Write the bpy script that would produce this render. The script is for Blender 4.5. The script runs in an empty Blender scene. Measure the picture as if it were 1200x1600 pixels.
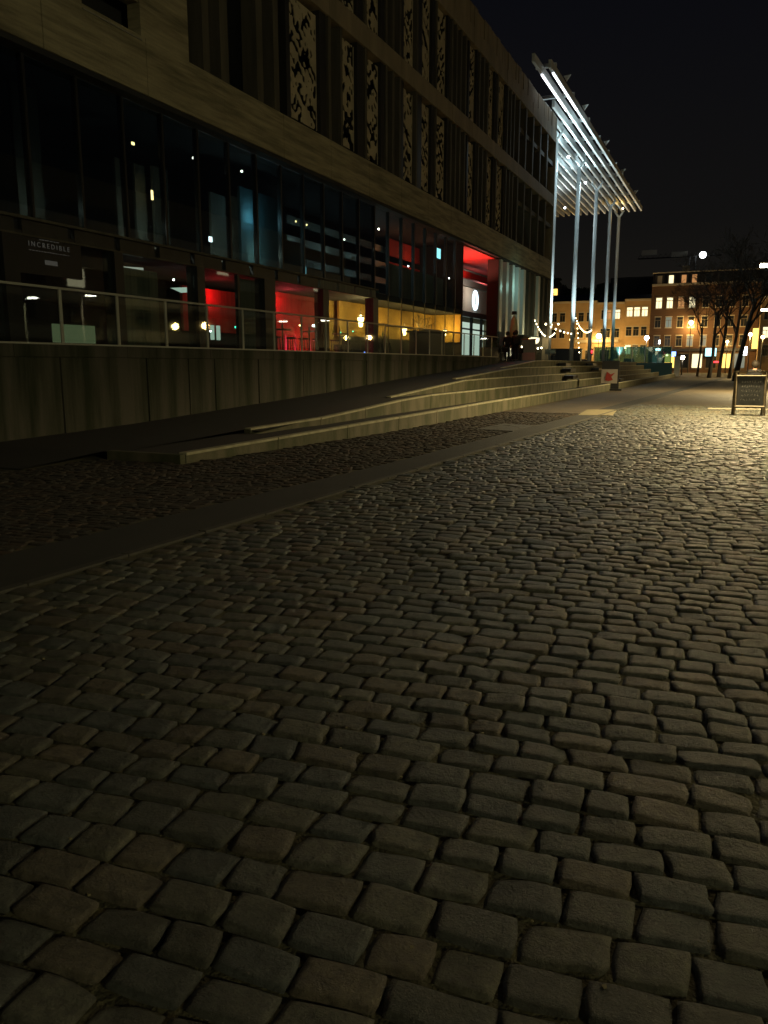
import bpy, bmesh, math, random
import numpy as np
from mathutils import Vector, Matrix
C = bpy.context.scene.collection
S = bpy.context.scene
PI = math.pi
# ------------------------------------------------------------------ camera
cd = bpy.data.cameras.new('camera'); cam = bpy.data.objects.new('camera', cd); C.objects.link(cam); S.camera = cam
cr = Vector((.91531, .40275, .00044)); cu = Vector((-.07424, .16763, .98305)); cf = Vector((-.39585, .89983, -.18333))
cam.matrix_world = Matrix(((cr.x, cu.x, -cf.x, 0), (cr.y, cu.y, -cf.y, 0), (cr.z, cu.z, -cf.z, 1.55), (0, 0, 0, 1)))
cd.sensor_fit = 'VERTICAL'; cd.sensor_height = 24; cd.lens = 24*1240/1600
cd.clip_start = .05; cd.clip_end = 2000
# ------------------------------------------------------------------ world
w = bpy.data.worlds.new('World'); S.world = w; w.use_nodes = True
nt = w.node_tree; nt.nodes.clear()
out = nt.nodes.new('ShaderNodeOutputWorld'); add = nt.nodes.new('ShaderNodeAddShader')
sky = nt.nodes.new('ShaderNodeTexSky'); sky.sky_type = 'NISHITA'; sky.sun_disc = False
sky.sun_elevation = math.radians(-7); sky.sun_rotation = math.radians(200)
bg1 = nt.nodes.new('ShaderNodeBackground'); bg1.inputs[1].default_value = .05
tc = nt.nodes.new('ShaderNodeTexCoord'); sep = nt.nodes.new('ShaderNodeSeparateXYZ')
rmp = nt.nodes.new('ShaderNodeValToRGB'); e = rmp.color_ramp.elements
e[0].position = 0; e[0].color = (.0115, .0098, .0068, 1); e[1].position = .55; e[1].color = (.0010, .0015, .0042, 1)
m_ = e.new(.16); m_.color = (.0055, .0052, .005, 1)
bg2 = nt.nodes.new('ShaderNodeBackground'); bg2.inputs[1].default_value = 1
L = nt.links.new
L(tc.outputs['Generated'], sep.inputs[0]); L(sep.outputs[2], rmp.inputs[0]); L(rmp.outputs[0], bg2.inputs[0])
L(sky.outputs[0], bg1.inputs[0]); L(bg1.outputs[0], add.inputs[0]); L(bg2.outputs[0], add.inputs[1]); L(add.outputs[0], out.inputs[0])
# ------------------------------------------------------------------ view
S.view_settings.view_transform = 'Standard'; S.view_settings.look = 'None'
S.view_settings.exposure = 0; S.view_settings.gamma = 1; S.view_settings.use_curve_mapping = False
S.render.engine = 'CYCLES'
S.cycles.sample_clamp_indirect = 1.5; S.cycles.sample_clamp_direct = 0
S.cycles.max_bounces = 6; S.cycles.diffuse_bounces = 2; S.cycles.glossy_bounces = 3; S.cycles.transparent_max_bounces = 12
S.cycles.caustics_reflective = False; S.cycles.caustics_refractive = False

# ------------------------------------------------------------------ helpers
def prop(o, label=None, cat=None, group=None, kind=None):
    for k, v in (('label', label), ('category', cat), ('group', group), ('kind', kind)):
        if v: o[k] = v
    return o
def thing(name, label, cat, loc=(0, 0, 0), rz=0, group=None, kind=None):
    o = bpy.data.objects.new(name, None); C.objects.link(o); o.location = loc; o.rotation_euler = (0, 0, rz)
    o.empty_display_size = .1
    return prop(o, label, cat, group, kind)
class MB:
    def __init__(s): s.v = []; s.f = []
    def box(s, x0, y0, z0, x1, y1, z1, rz=0, ry=0, rx=0):
        cx, cy, cz = (x0+x1)/2, (y0+y1)/2, (z0+z1)/2
        M = Matrix.Rotation(rz, 3, 'Z') @ Matrix.Rotation(ry, 3, 'Y') @ Matrix.Rotation(rx, 3, 'X')
        n = len(s.v)
        for dx in (x0-cx, x1-cx):
            for dy in (y0-cy, y1-cy):
                for dz in (z0-cz, z1-cz):
                    p = M @ Vector((dx, dy, dz)); s.v.append((p.x+cx, p.y+cy, p.z+cz))
        for q in ((0, 1, 3, 2), (4, 6, 7, 5), (0, 4, 5, 1), (2, 3, 7, 6), (0, 2, 6, 4), (1, 5, 7, 3)): s.f.append([n+i for i in q])
        return s
    def tube(s, pts, r, k=8, cap=True):
        pts = [Vector(p) for p in pts]; rs = r if isinstance(r, (list, tuple)) else [r]*len(pts)
        n0 = len(s.v)
        for i, p in enumerate(pts):
            d = (pts[min(i+1, len(pts)-1)]-pts[max(i-1, 0)]).normalized()
            a = d.cross(Vector((0, 0, 1)) if abs(d.z) < .9 else Vector((1, 0, 0))).normalized(); b = d.cross(a)
            for j in range(k):
                t = 2*PI*j/k; q = p+(a*math.cos(t)+b*math.sin(t))*rs[i]; s.v.append(tuple(q))
        for i in range(len(pts)-1):
            for j in range(k):
                s.f.append([n0+i*k+j, n0+i*k+(j+1) % k, n0+(i+1)*k+(j+1) % k, n0+(i+1)*k+j])
        if cap:
            s.f.append([n0+j for j in range(k)][::-1]); s.f.append([n0+(len(pts)-1)*k+j for j in range(k)])
        return s
    def lathe(s, prof, c=(0, 0, 0), k=16):
        n0 = len(s.v)
        for r, z in prof:
            for j in range(k): s.v.append((c[0]+r*math.cos(2*PI*j/k), c[1]+r*math.sin(2*PI*j/k), c[2]+z))
        for i in range(len(prof)-1):
            for j in range(k): s.f.append([n0+i*k+j, n0+i*k+(j+1) % k, n0+(i+1)*k+(j+1) % k, n0+(i+1)*k+j])
        return s
    def ball(s, c, r, k=10, sz=1.):
        return s.lathe([(max(1e-4, r*math.sin(PI*i/6)), -r*sz*math.cos(PI*i/6)) for i in range(7)], c, k)
    def poly(s, pts): n = len(s.v); s.v += [tuple(p) for p in pts]; s.f.append(list(range(n, n+len(pts)))); return s
    def prism(s, pts, off):                    # pts loop, off = extrusion vector
        n = len(s.v); k = len(pts); o = Vector(off)
        s.v += [tuple(p) for p in pts] + [tuple(Vector(p)+o) for p in pts]
        s.f.append([n+i for i in range(k)][::-1]); s.f.append([n+k+i for i in range(k)])
        for i in range(k): s.f.append([n+i, n+(i+1) % k, n+k+(i+1) % k, n+k+i])
        return s
    def build(s, name, mat, parent=None, smooth=False, bevel=0):
        me = bpy.data.meshes.new(name); me.from_pydata(s.v, [], s.f); me.materials.append(mat)
        bm = bmesh.new(); bm.from_mesh(me); bmesh.ops.recalc_face_normals(bm, faces=bm.faces); bm.to_mesh(me); bm.free()
        if smooth: me.polygons.foreach_set('use_smooth', [True]*len(me.polygons))
        o = bpy.data.objects.new(name, me); C.objects.link(o)
        if parent: o.parent = parent
        if bevel:
            b = o.modifiers.new('bevel', 'BEVEL'); b.width = bevel; b.segments = 2; b.limit_method = 'ANGLE'
        return o
def box(name, mat, parent, *a, bevel=0, **k): return MB().box(*a, **k).build(name, mat, parent, bevel=bevel)
def light(name, kind, loc, W, col, parent=None, size=.1, rot=None, angle=None, blend=.5):
    ld = bpy.data.lights.new(name, kind); ld.energy = W; ld.color = col
    if kind in ('POINT', 'SPOT'): ld.shadow_soft_size = size
    if kind == 'SPOT': ld.spot_size = math.radians(angle or 150); ld.spot_blend = blend
    if kind == 'AREA': ld.size = size
    o = bpy.data.objects.new(name, ld); C.objects.link(o); o.location = loc
    if rot: o.rotation_euler = rot
    if parent: o.parent = parent
    return o
# ------------------------------------------------------------------ materials
def mat(name, col, rough=.7, metal=0, noise=None, bump=None, spec=.5):
    m = bpy.data.materials.new(name); m.use_nodes = True; t = m.node_tree; b = t.nodes['Principled BSDF']
    b.inputs['Base Color'].default_value = (*col, 1); b.inputs['Roughness'].default_value = rough
    b.inputs['Metallic'].default_value = metal; b.inputs['Specular IOR Level'].default_value = spec
    geo = t.nodes.new('ShaderNodeNewGeometry')
    mp = t.nodes.new('ShaderNodeMapping'); t.links.new(geo.outputs['Position'], mp.inputs[0])
    if noise:                                   # (scale xyz, colour2, contrast)
        sc, c2, ct = noise; mp.inputs['Scale'].default_value = sc
        n = t.nodes.new('ShaderNodeTexNoise'); n.inputs['Scale'].default_value = 1; n.inputs['Detail'].default_value = 6
        n.inputs['Roughness'].default_value = .62
        t.links.new(mp.outputs[0], n.inputs['Vector'])
        r = t.nodes.new('ShaderNodeMapRange'); r.inputs[1].default_value = .5-ct; r.inputs[2].default_value = .5+ct
        t.links.new(n.outputs[0], r.inputs[0])
        mx = t.nodes.new('ShaderNodeMix'); mx.data_type = 'RGBA'
        mx.inputs[6].default_value = (*col, 1); mx.inputs[7].default_value = (*c2, 1)
        t.links.new(r.outputs[0], mx.inputs[0]); t.links.new(mx.outputs[2], b.inputs['Base Color'])
    if bump:
        n2 = t.nodes.new('ShaderNodeTexNoise'); n2.inputs['Scale'].default_value = bump[0]; n2.inputs['Detail'].default_value = 5
        t.links.new(geo.outputs['Position'], n2.inputs['Vector'])
        bp = t.nodes.new('ShaderNodeBump'); bp.inputs['Strength'].default_value = 1; bp.inputs['Distance'].default_value = bump[1]
        t.links.new(n2.outputs[0], bp.inputs['Height']); t.links.new(bp.outputs[0], b.inputs['Normal'])
    return m
def emit(name, col, s, samp=False):
    m = bpy.data.materials.new(name); m.use_nodes = True; t = m.node_tree; b = t.nodes['Principled BSDF']
    b.inputs['Base Color'].default_value = (.1, .1, .1, 1)
    b.inputs['Emission Color'].default_value = (*col, 1); b.inputs['Emission Strength'].default_value = s
    if not samp: m.cycles.emission_sampling = 'NONE'
    return m
def glass(name, tint=(.8, .86, .84), refl=.22, rough=.02, body=None):
    m = bpy.data.materials.new(name); m.use_nodes = True; t = m.node_tree; t.nodes.clear()
    o = t.nodes.new('ShaderNodeOutputMaterial'); tr = t.nodes.new('ShaderNodeBsdfTransparent'); gl = t.nodes.new('ShaderNodeBsdfGlossy')
    mx = t.nodes.new('ShaderNodeMixShader'); fr = t.nodes.new('ShaderNodeFresnel'); fr.inputs[0].default_value = 1.5
    ad = t.nodes.new('ShaderNodeMath'); ad.operation = 'MULTIPLY_ADD'; ad.inputs[1].default_value = .6; ad.inputs[2].default_value = refl*.1
    tr.inputs[0].default_value = (*tint, 1); gl.inputs['Roughness'].default_value = rough; gl.inputs[0].default_value = (.9, .95, 1, 1)
    gg = t.nodes.new('ShaderNodeNewGeometry'); io = t.nodes.new('ShaderNodeMapRange'); io.inputs[3].default_value = 1.5; io.inputs[4].default_value = 1/1.5
    t.links.new(gg.outputs['Backfacing'], io.inputs[0]); t.links.new(io.outputs[0], fr.inputs[0])
    t.links.new(fr.outputs[0], ad.inputs[0]); t.links.new(ad.outputs[0], mx.inputs[0])
    t.links.new(tr.outputs[0], mx.inputs[1]); t.links.new(gl.outputs[0], mx.inputs[2]); t.links.new(mx.outputs[0], o.inputs[0])
    if body:
        df = t.nodes.new('ShaderNodeBsdfDiffuse'); df.inputs[0].default_value = (*body, 1); m2 = t.nodes.new('ShaderNodeMixShader'); m2.inputs[0].default_value = .4
        t.links.new(mx.outputs[0], m2.inputs[1]); t.links.new(df.outputs[0], m2.inputs[2]); t.links.new(m2.outputs[0], o.inputs[0])
    return m
def stone_mat(name, cA, cB, cC, rough=.62, sc=1.):
    m = bpy.data.materials.new(name); m.use_nodes = True; t = m.node_tree; b = t.nodes['Principled BSDF']; l = t.links.new
    at = t.nodes.new('ShaderNodeAttribute'); at.attribute_name = 'tone'; oi = t.nodes.new('ShaderNodeObjectInfo')
    ad = t.nodes.new('ShaderNodeMath'); ad.operation = 'ADD'; fr = t.nodes.new('ShaderNodeMath'); fr.operation = 'FRACT'
    l(at.outputs['Fac'], ad.inputs[0]); l(oi.outputs['Random'], ad.inputs[1]); l(ad.outputs[0], fr.inputs[0])
    r = t.nodes.new('ShaderNodeValToRGB'); e = r.color_ramp.elements
    e[0].color = (*cA, 1); e[1].color = (*cC, 1); x = e.new(.45); x.color = (*cB, 1)
    y = e.new(.72); y.color = (*[q*.6 for q in cA], 1)
    l(fr.outputs[0], r.inputs[0])
    geo = t.nodes.new('ShaderNodeNewGeometry'); n = t.nodes.new('ShaderNodeTexNoise'); n.inputs['Scale'].default_value = 26*sc; n.inputs['Detail'].default_value = 7; n.inputs['Roughness'].default_value = .7
    l(geo.outputs['Position'], n.inputs['Vector'])
    mr = t.nodes.new('ShaderNodeMapRange'); mr.inputs[1].default_value = .3; mr.inputs[2].default_value = .7; mr.inputs[3].default_value = .4; mr.inputs[4].default_value = 1.65
    l(n.outputs[0], mr.inputs[0])
    n3 = t.nodes.new('ShaderNodeTexNoise'); n3.inputs['Scale'].default_value = 1.7; n3.inputs['Detail'].default_value = 3; l(geo.outputs['Position'], n3.inputs['Vector'])
    mr3 = t.nodes.new('ShaderNodeMapRange'); mr3.inputs[1].default_value = .3; mr3.inputs[2].default_value = .7; mr3.inputs[3].default_value = .7; mr3.inputs[4].default_value = 1.25
    l(n3.outputs[0], mr3.inputs[0])
    mu = t.nodes.new('ShaderNodeMath'); mu.operation = 'MULTIPLY'; l(mr.outputs[0], mu.inputs[0]); l(mr3.outputs[0], mu.inputs[1])
    mx = t.nodes.new('ShaderNodeVectorMath'); mx.operation = 'SCALE'; l(r.outputs[0], mx.inputs[0]); l(mu.outputs[0], mx.inputs['Scale'])
    l(mx.outputs[0], b.inputs['Base Color'])
    mrr = t.nodes.new('ShaderNodeMapRange'); mrr.inputs[3].default_value = rough-.12; mrr.inputs[4].default_value = rough+.2; l(n.outputs[0], mrr.inputs[0]); l(mrr.outputs[0], b.inputs['Roughness'])
    n2 = t.nodes.new('ShaderNodeTexNoise'); n2.inputs['Scale'].default_value = 95*sc; n2.inputs['Detail'].default_value = 6; n2.inputs['Roughness'].default_value = .75
    l(geo.outputs['Position'], n2.inputs['Vector'])
    a2 = t.nodes.new('ShaderNodeMath'); a2.operation = 'ADD'; l(n2.outputs[0], a2.inputs[0]); l(n.outputs[0], a2.inputs[1])
    bp = t.nodes.new('ShaderNodeBump'); bp.inputs['Distance'].default_value = .011; l(a2.outputs[0], bp.inputs['Height']); l(bp.outputs[0], b.inputs['Normal'])
    return m
M = dict(
 cobble=stone_mat('granite_setts', (.09, .086, .058), (.058, .065, .058), (.1, .082, .054), .5),
 paver=stone_mat('brown_pavers', (.045, .033, .022), (.03, .026, .02), (.06, .038, .024), .8),
 bed=mat('joint_soil', (.026, .024, .014), .95, noise=((16, 16, 16), (.11, .1, .05), .2), bump=(60, .012)),
 far_setts=mat('distant_setts', (.06, .046, .026), .75, noise=((1.3, 2.5, 3), (.1, .078, .045), .16), bump=(9, .03)),
 asphalt=mat('asphalt', (.02, .02, .018), .85, noise=((2, 1.2, 2), (.034, .032, .027), .25), bump=(140, .004)),
 ramp=mat('ramp_asphalt', (.014, .012, .009), .9, noise=((3, 3, 3), (.022, .017, .013), .3), bump=(90, .004)),
 kerb=mat('kerb_stone', (.06, .056, .045), .8, noise=((8, 8, 8), (.035, .033, .027), .25), bump=(60, .004)),
 wallc=mat('mossy_concrete', (.075, .068, .05), .85, noise=((1.5, 1.5, .12), (.016, .022, .006), .08), bump=(20, .006)),
 coping=mat('coping_concrete', (.12, .12, .1), .8, noise=((3, 3, 3), (.06, .065, .035), .25)),
 step=mat('step_concrete', (.12, .105, .066), .8, noise=((2, 2.2, .7), (.05, .055, .022), .12), bump=(30, .005)), lit_edge=mat('lit_step_edge', (.42, .39, .26), .75, noise=((3, 5, 3), (.24, .225, .14), .18)),  # pale step edge: light caught by the edges put into the colour
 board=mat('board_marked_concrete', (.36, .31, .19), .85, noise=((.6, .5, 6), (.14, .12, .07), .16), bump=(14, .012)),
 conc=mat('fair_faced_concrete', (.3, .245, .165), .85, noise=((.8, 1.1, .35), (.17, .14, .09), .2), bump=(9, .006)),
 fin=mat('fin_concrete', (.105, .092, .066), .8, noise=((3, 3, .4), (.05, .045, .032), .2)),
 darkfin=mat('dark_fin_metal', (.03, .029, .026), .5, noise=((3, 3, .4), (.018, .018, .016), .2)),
 screen=mat('perforated_cream_metal', (.52, .45, .31), .6, noise=((1, 1, 1), (.36, .31, .21), .25)),
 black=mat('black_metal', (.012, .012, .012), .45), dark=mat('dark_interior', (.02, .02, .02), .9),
 alu=mat('brushed_aluminium', (.42, .4, .34), .45, .6), galv=mat('galvanised_steel', (.42, .41, .34), .6, .1),
 white=mat('white_paint', (.72, .74, .72), .45), cream=mat('cream_panel', (.5, .47, .4), .8),
 red=mat('red_curtain', (.55, .05, .04), .85, noise=((4, 14, .3), (.3, .02, .02), .2)),
 amber=mat('ochre_wall', (.6, .38, .08), .85, noise=((2, 2, 2), (.42, .25, .05), .25)),
 grey=mat('grey_blind', (.2, .2, .17), .85, noise=((2, 9, .2), (.1, .1, .085), .2)),
 teal=mat('teal_curtain', (.08, .17, .19), .85, noise=((2, 14, .2), (.045, .1, .12), .2)),
 brick=mat('red_brick', (.15, .08, .042), .85, noise=((.6, .6, 5), (.09, .05, .026), .25)),
 ochre=mat('ochre_render', (.46, .32, .16), .85, noise=((.4, .4, .6), (.32, .21, .1), .25)),
 trim=mat('pale_stone_trim', (.42, .37, .28), .8), slate=mat('slate_roof', (.03, .03, .034), .6),
 pane=mat('dark_window_glass', (.01, .012, .014), .3, spec=.2), wood=mat('weathered_wood', (.17, .135, .085), .75, noise=((3, 3, 12), (.1, .08, .05), .2)),
 chalk=mat('chalkboard', (.012, .013, .013), .6), chalkw=mat('chalk', (.13, .13, .12), .9),
 cloth=mat('dark_cloth', (.012, .012, .015), .9), cloth2=mat('dark_denim', (.015, .017, .026), .9), skin=mat('skin', (.4, .22, .15), .6), hair=mat('dark_hair', (.02, .013, .008), .7),
 bark=mat('tree_bark', (.04, .033, .024), .9, noise=((8, 8, 2), (.022, .019, .014), .2)), leaf=mat('dark_leaves', (.03, .05, .02), .8),
 tglass=mat('teal_panel', (.03, .075, .07), .3), poster=mat('poster_paper', (.55, .5, .44), .7), ink=mat('red_ink', (.45, .05, .04), .7), pink=mat('pink_poster', (.6, .32, .3), .7),
 parasol=mat('cream_canvas', (.6, .55, .33), .85), stuccoR=mat('pale_render', (.4, .4, .36), .85), farwall=mat('dim_render', (.16, .15, .13), .85), plate=mat('worn_yellow_stone', (.24, .2, .11), .8, noise=((5, 5, 5), (.15, .13, .07), .2)), steel=mat('pole_white_enamel', (.8, .84, .84), .4),
 glass=glass('clear_glass'), dglass=glass('tinted_glass', (.35, .4, .4), .5), rglass=glass('railing_glass', (.93, .96, .94), .05),
 gglass=glass('teal_screen_glass', (.5, .75, .72), .5, body=(.1, .24, .22)),
 e_warm=emit('warm_lamp', (1, .66, .25), 18), e_white=emit('white_lamp', (.9, .97, 1), 14), e_lamp=emit('street_lamp_diffuser', (1, .9, .72), 30),
 e_win=emit('lit_window', (1, .86, .5), 1.5), e_win2=emit('dim_orange_window', (1, .45, .15), .5), e_win3=emit('cool_window', (.5, .75, .7), .22),
 e_red=emit('red_lamp', (1, .02, .03), 6), e_redd=emit('red_uplight', (1, .03, .08), 1.6), e_blue=emit('blue_sign', (.15, .3, 1), 5), e_cyan=emit('cyan_sign', (.35, .9, 1), 2.2), e_green=emit('green_signal', (.05, 1, .6), 4),
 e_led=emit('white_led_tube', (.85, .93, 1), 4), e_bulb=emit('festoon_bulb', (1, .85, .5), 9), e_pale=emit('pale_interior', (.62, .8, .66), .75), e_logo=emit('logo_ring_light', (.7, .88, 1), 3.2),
 e_amb=emit('amber_shop', (1, .6, .12), 2.2),
)
# ------------------------------------------------------------------ street lights of the place
WARM = (1, .77, .38)
def street_lamp(x, y, H, arm, W, label, head=M['e_lamp'], size=1., spot=True):
    t = thing('street_lamp', label, 'street lamp', (x, y, 0), group='modern street lamps along the square')
    MB().tube([(0, 0, 0), (0, 0, H*.5), (0, 0, H)], [.08, .065, .045], 10).build('pole', M['black'], t, True)
    MB().tube([(0, 0, H-.05), (arm*.5, 0, H+.03), (arm, 0, H+.04)], .03, 8).build('arm', M['black'], t, True)
    MB().prism([(arm*.6, -.12, H+.05), (arm*1.35, -.09, H+.05), (arm*1.35, .09, H+.05), (arm*.6, .12, H+.05)], (0, 0, .05)).build('lamp_head', M['alu'], t)
    MB().box(arm*.6, -.11*size, H-.03, arm*1.35, .11*size, H+.045).build('diffuser', head, t)
    light('lamp_light', 'SPOT' if spot else 'POINT', (arm, 0, H-.12), W, WARM, t, .15, (0, 0, 0), 168, .35)
    return t
street_lamp(1.1, 27.3, 4.45, -.55, 5600, 'nearest glowing street lamp at the right edge above the chalkboard')
street_lamp(1.9, 50, 4.5, -.75, 5000, 'second street lamp behind the nearest one, smaller white head')
street_lamp(4.3, 96, 4.6, -.75, 5000, 'third farther street lamp low at the right edge')
# tall floodlight mast behind and right of the viewer
t = thing('floodlight_mast', 'floodlight mast on the far side of the square behind the viewer', 'floodlight', (22.5, -8, 0))
MB().tube([(0, 0, 0), (0, 0, 8)], [.14, .08], 10).build('pole', M['galv'], t, True)
MB().box(-.4, -.3, 7.9, .4, .3, 8.15).build('lamp_head', M['black'], t)
light('lamp_light', 'POINT', (-.5, .5, 7.7), 4700, (.93, .87, .5), t, .3)

street_lamp(-4.5, -9, 6.2, .6, 130, 'street lamp behind the viewer lighting the foreground stones')
street_lamp(5.6, 14, 5.2, -.6, 1250, 'street lamp just outside the right edge raking light over the setts')
# ------------------------------------------------------------------ ground
def sheet(name, m, pts, z, kind='structure', thick=None, parent=None):
    mb = MB()
    if thick: mb.prism([(x, y, z) for x, y in pts], (0, 0, -thick))
    else: mb.poly([(x, y, z) for x, y in pts])
    o = mb.build(name, m, parent); o['kind'] = kind; return o
plaza = sheet('ground', M['bed'], [(-80, -60), (90, -60), (90, 700), (-400, 700), (-400, 60), (-80, 60)], -.0175)
kx = lambda y: -4.68+.035*y                    # inner kerb line
def ax(y): return -5.75+.066*min(y, 12)+.035*max(0, y-12)   # outer side of the path
sheet('distant_cobbled_plaza', M['far_setts'], [(kx(33), 33), (60, 33), (60, 118), (-80, 118), (kx(110)-3, 60)], -.012)
sheet('side_cobbled_plaza', M['far_setts'], [(6, -40), (60, -40), (60, 33), (6, 33)], -.012)
ys = [-3, 2, 4, 7, 10, 12, 18, 30, 50, 105]
sheet('asphalt_path', M['asphalt'], [(kx(y)-.09, y) for y in ys]+[(ax(y)-.0, y) for y in ys[::-1]], 0, thick=.1)
random.seed(3); rng = np.random.default_rng(5)
# kerb stones along the path
kerb = thing('kerb', None, None, kind='structure'); y = -1.; 
while y < 46:
    l = 1.0; a, b = kx(y+.004), kx(y+l-.006); h = .006+random.uniform(-.003, .004)
    MB().prism([(a-.085, y+.004, h), (a, y+.004, h), (b, y+l-.006, h), (b-.085, y+l-.006, h)], (0, 0, -.09)).build('kerb_stone', M['kerb'], kerb, bevel=.006); y += l

# stones: shared topology grids
def stone_batch(cx, cy, ang, Ls, Ws, nx, ny, seed, zt):
    r = np.random.default_rng(seed); N = len(cx)
    s = np.linspace(-1, 1, nx); t = np.linspace(-1, 1, ny)
    # denser near edge
    s = np.sign(s)*np.abs(s)**.6; t = np.sign(t)*np.abs(t)**.6
    SS, TT = np.meshgrid(s, t, indexing='ij'); s0 = SS.ravel(); t0 = TT.ravel()
    k = .13
    X = s0*np.sqrt(1-k*t0**2)/1.0; Y = t0*np.sqrt(1-k*1.25*s0**2)
    th = np.arctan2(Y, X); d = np.maximum(np.abs(s0), np.abs(t0))
    ph = r.uniform(0, 6.28, (N, 4)); am = r.normal(0, 1, (N, 4))
    jit = sum(am[:, i:i+1]*np.sin((i+2)*th[None]+ph[:, i:i+1])*(.022, .024, .02, .016)[i] for i in range(4))
    rad = 1+jit*d[None]
    px = X[None]*rad*(Ls[:, None]/2); py = Y[None]*rad*(Ws[:, None]/2)
    sk = r.normal(0, .05, (N, 1)); px = px+py*sk*1.2; py = py+px*r.normal(0, .035, (N, 1))
    f = np.clip((d-.8)/.2, 0, 1)[None]
    tilt = r.normal(0, .035, (N, 2)); dome = r.uniform(-.001, .0035, (N, 1))
    pz = -.0085*f**1.9 - dome*(s0**2+t0**2)[None]*.5 + tilt[:, :1]*px + tilt[:, 1:]*py + zt[:, None]
    pz += (.0014*np.sin(px*38+py*21+ph[:, :1]*3)+.0012*np.sin(py*44-px*27+ph[:, 1:2]*3)+r.normal(0, .0009, px.shape))*(1-f)
    # skirt
    idx = [i*ny for i in range(nx)]+[(nx-1)*ny+j for j in range(1, ny)]+[i*ny+ny-1 for i in range(nx-2, -1, -1)]+[j for j in range(ny-2, 0, -1)]
    idx = np.array(idx); R = len(idx)
    sx = px[:, idx]*.97; sy = py[:, idx]*.97; sz = pz[:, idx]-.03
    lx = np.concatenate([px, sx], 1); ly = np.concatenate([py, sy], 1); lz = np.concatenate([pz, sz], 1)
    F = []
    for i in range(nx-1):
        for j in range(ny-1): F.append((i*ny+j, (i+1)*ny+j, (i+1)*ny+j+1, i*ny+j+1))
    n = nx*ny
    for a in range(R): F.append((idx[a], n+a, n+(a+1) % R, idx[(a+1) % R]))
    F = np.array(F); ca, sa = np.cos(ang)[:, None], np.sin(ang)[:, None]
    gx = cx[:, None]+lx*ca-ly*sa; gy = cy[:, None]+lx*sa+ly*ca
    return np.stack([gx, gy, lz], -1), F
def mesh_np(name, V, F, m, tone=None):
    N, K, _ = V.shape; v = V.reshape(-1, 3); f = (F[None]+(np.arange(N)*K)[:, None, None]).reshape(-1, 4)
    me = bpy.data.meshes.new(name); me.vertices.add(len(v)); me.vertices.foreach_set('co', v.astype('f').ravel())
    me.loops.add(f.size); me.loops.foreach_set('vertex_index', f.ravel().astype('i')); me.polygons.add(len(f))
    me.polygons.foreach_set('loop_start', np.arange(0, f.size, 4, dtype='i')); me.polygons.foreach_set('loop_total', np.full(len(f), 4, dtype='i'))
    me.update(calc_edges=True); me.polygons.foreach_set('use_smooth', [True]*len(f)); me.materials.append(m)
    if tone is not None:
        a = me.attributes.new('tone', 'FLOAT', 'POINT'); a.data.foreach_set('value', np.repeat(tone, K).astype('f'))
    return me
def in_view(x, y, z=0, mg=0.):
    d = Vector((x, y, z-1.55)); a = d.dot(cr); b = d.dot(cu); c = d.dot(cf)
    if c < .1: return False
    return abs(a/c) < 600/1240+mg and abs(b/c) < 800/1240+mg
def lay(region, th, rowp, lenr, gap, seed, parent, name, m, nind=300, ymaxfine=6, stuffname=None):
    r = random.Random(seed); st = []
    ct, sn = math.cos(th), math.sin(th); v = -6.; 
    while v < 46:
        rw = rowp*r.uniform(.88, 1.13); u = -16+r.uniform(0, .2)
        while u < 12:
            l = r.uniform(*lenr)*(1.3 if r.random() < .05 else 1)*(.7 if r.random() < .05 else 1)
            uc, vc = u+l/2, v+rw/2
            wav = .035*math.sin(.5*uc+.3*vc)+.008*math.sin(1.9*uc-.7*vc)
            slope = .0175*math.cos(.5*uc+.3*vc)+.015*math.cos(1.9*uc-.7*vc)
            vv = vc+wav
            x, y = uc*ct-vv*sn, uc*sn+vv*ct; u += l
            if region(x, y): st.append((x, y, th+slope+r.gauss(0, .02), l-gap*r.uniform(.4, 1.2), rw-gap*r.uniform(.6, 1.4)))
        v += rw
    st.sort(key=lambda s: (0 if in_view(s[0], s[1], 0, .02) else 1, s[0]**2+s[1]**2))
    ind, rest = st[:nind], st[nind:]
    # individual stones share 24 meshes
    z1 = np.zeros(24); rr = np.random.default_rng(seed)
    Lm = sum(lenr)/2-gap; Wm = rowp-gap
    V, F = stone_batch(z1, z1, z1, np.full(24, Lm), np.full(24, Wm), 9, 7, seed, z1)
    ms = [mesh_np(name, V[i:i+1], F, m) for i in range(24)]
    for i, (x, y, a, l, ww) in enumerate(ind):
        o = bpy.data.objects.new(name, ms[r.randrange(24)]); C.objects.link(o); o.parent = parent
        o.location = (x, y, r.gauss(0, .0035)); o.rotation_euler = (0, 0, a+(PI if r.random() < .5 else 0)); o.scale = (l/Lm, ww/Wm, 1)
    A = np.array(rest); dist = np.hypot(A[:, 0], A[:, 1])
    for lo, hi, nx, ny in ((0, ymaxfine, 7, 6), (ymaxfine, 14, 6, 5), (14, 99, 4, 4)):
        B = A[(dist >= lo) & (dist < hi)]
        if not len(B): continue
        V, F = stone_batch(B[:, 0], B[:, 1], B[:, 2], B[:, 3], B[:, 4], nx, ny, seed+nx, rr.normal(0, .0045, len(B)))
        me = mesh_np(stuffname, V, F, m, rr.uniform(0, 1, len(B))); o = bpy.data.objects.new(stuffname, me); C.objects.link(o); o.parent = parent; o['kind'] = 'stuff'
cob = thing('cobbled_plaza', None, None, kind='structure')
lay(lambda x, y: kx(y)+.09 < x < 6 and -1 < y < 33 and (x < 3.2 or y < 33), math.radians(4.5), .155, (.18, .25), .011, 11, cob, 'cobblestone', M['cobble'], 300, 6, 'cobblestones')
pav = thing('brown_paved_strip', None, None, kind='structure')
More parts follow.
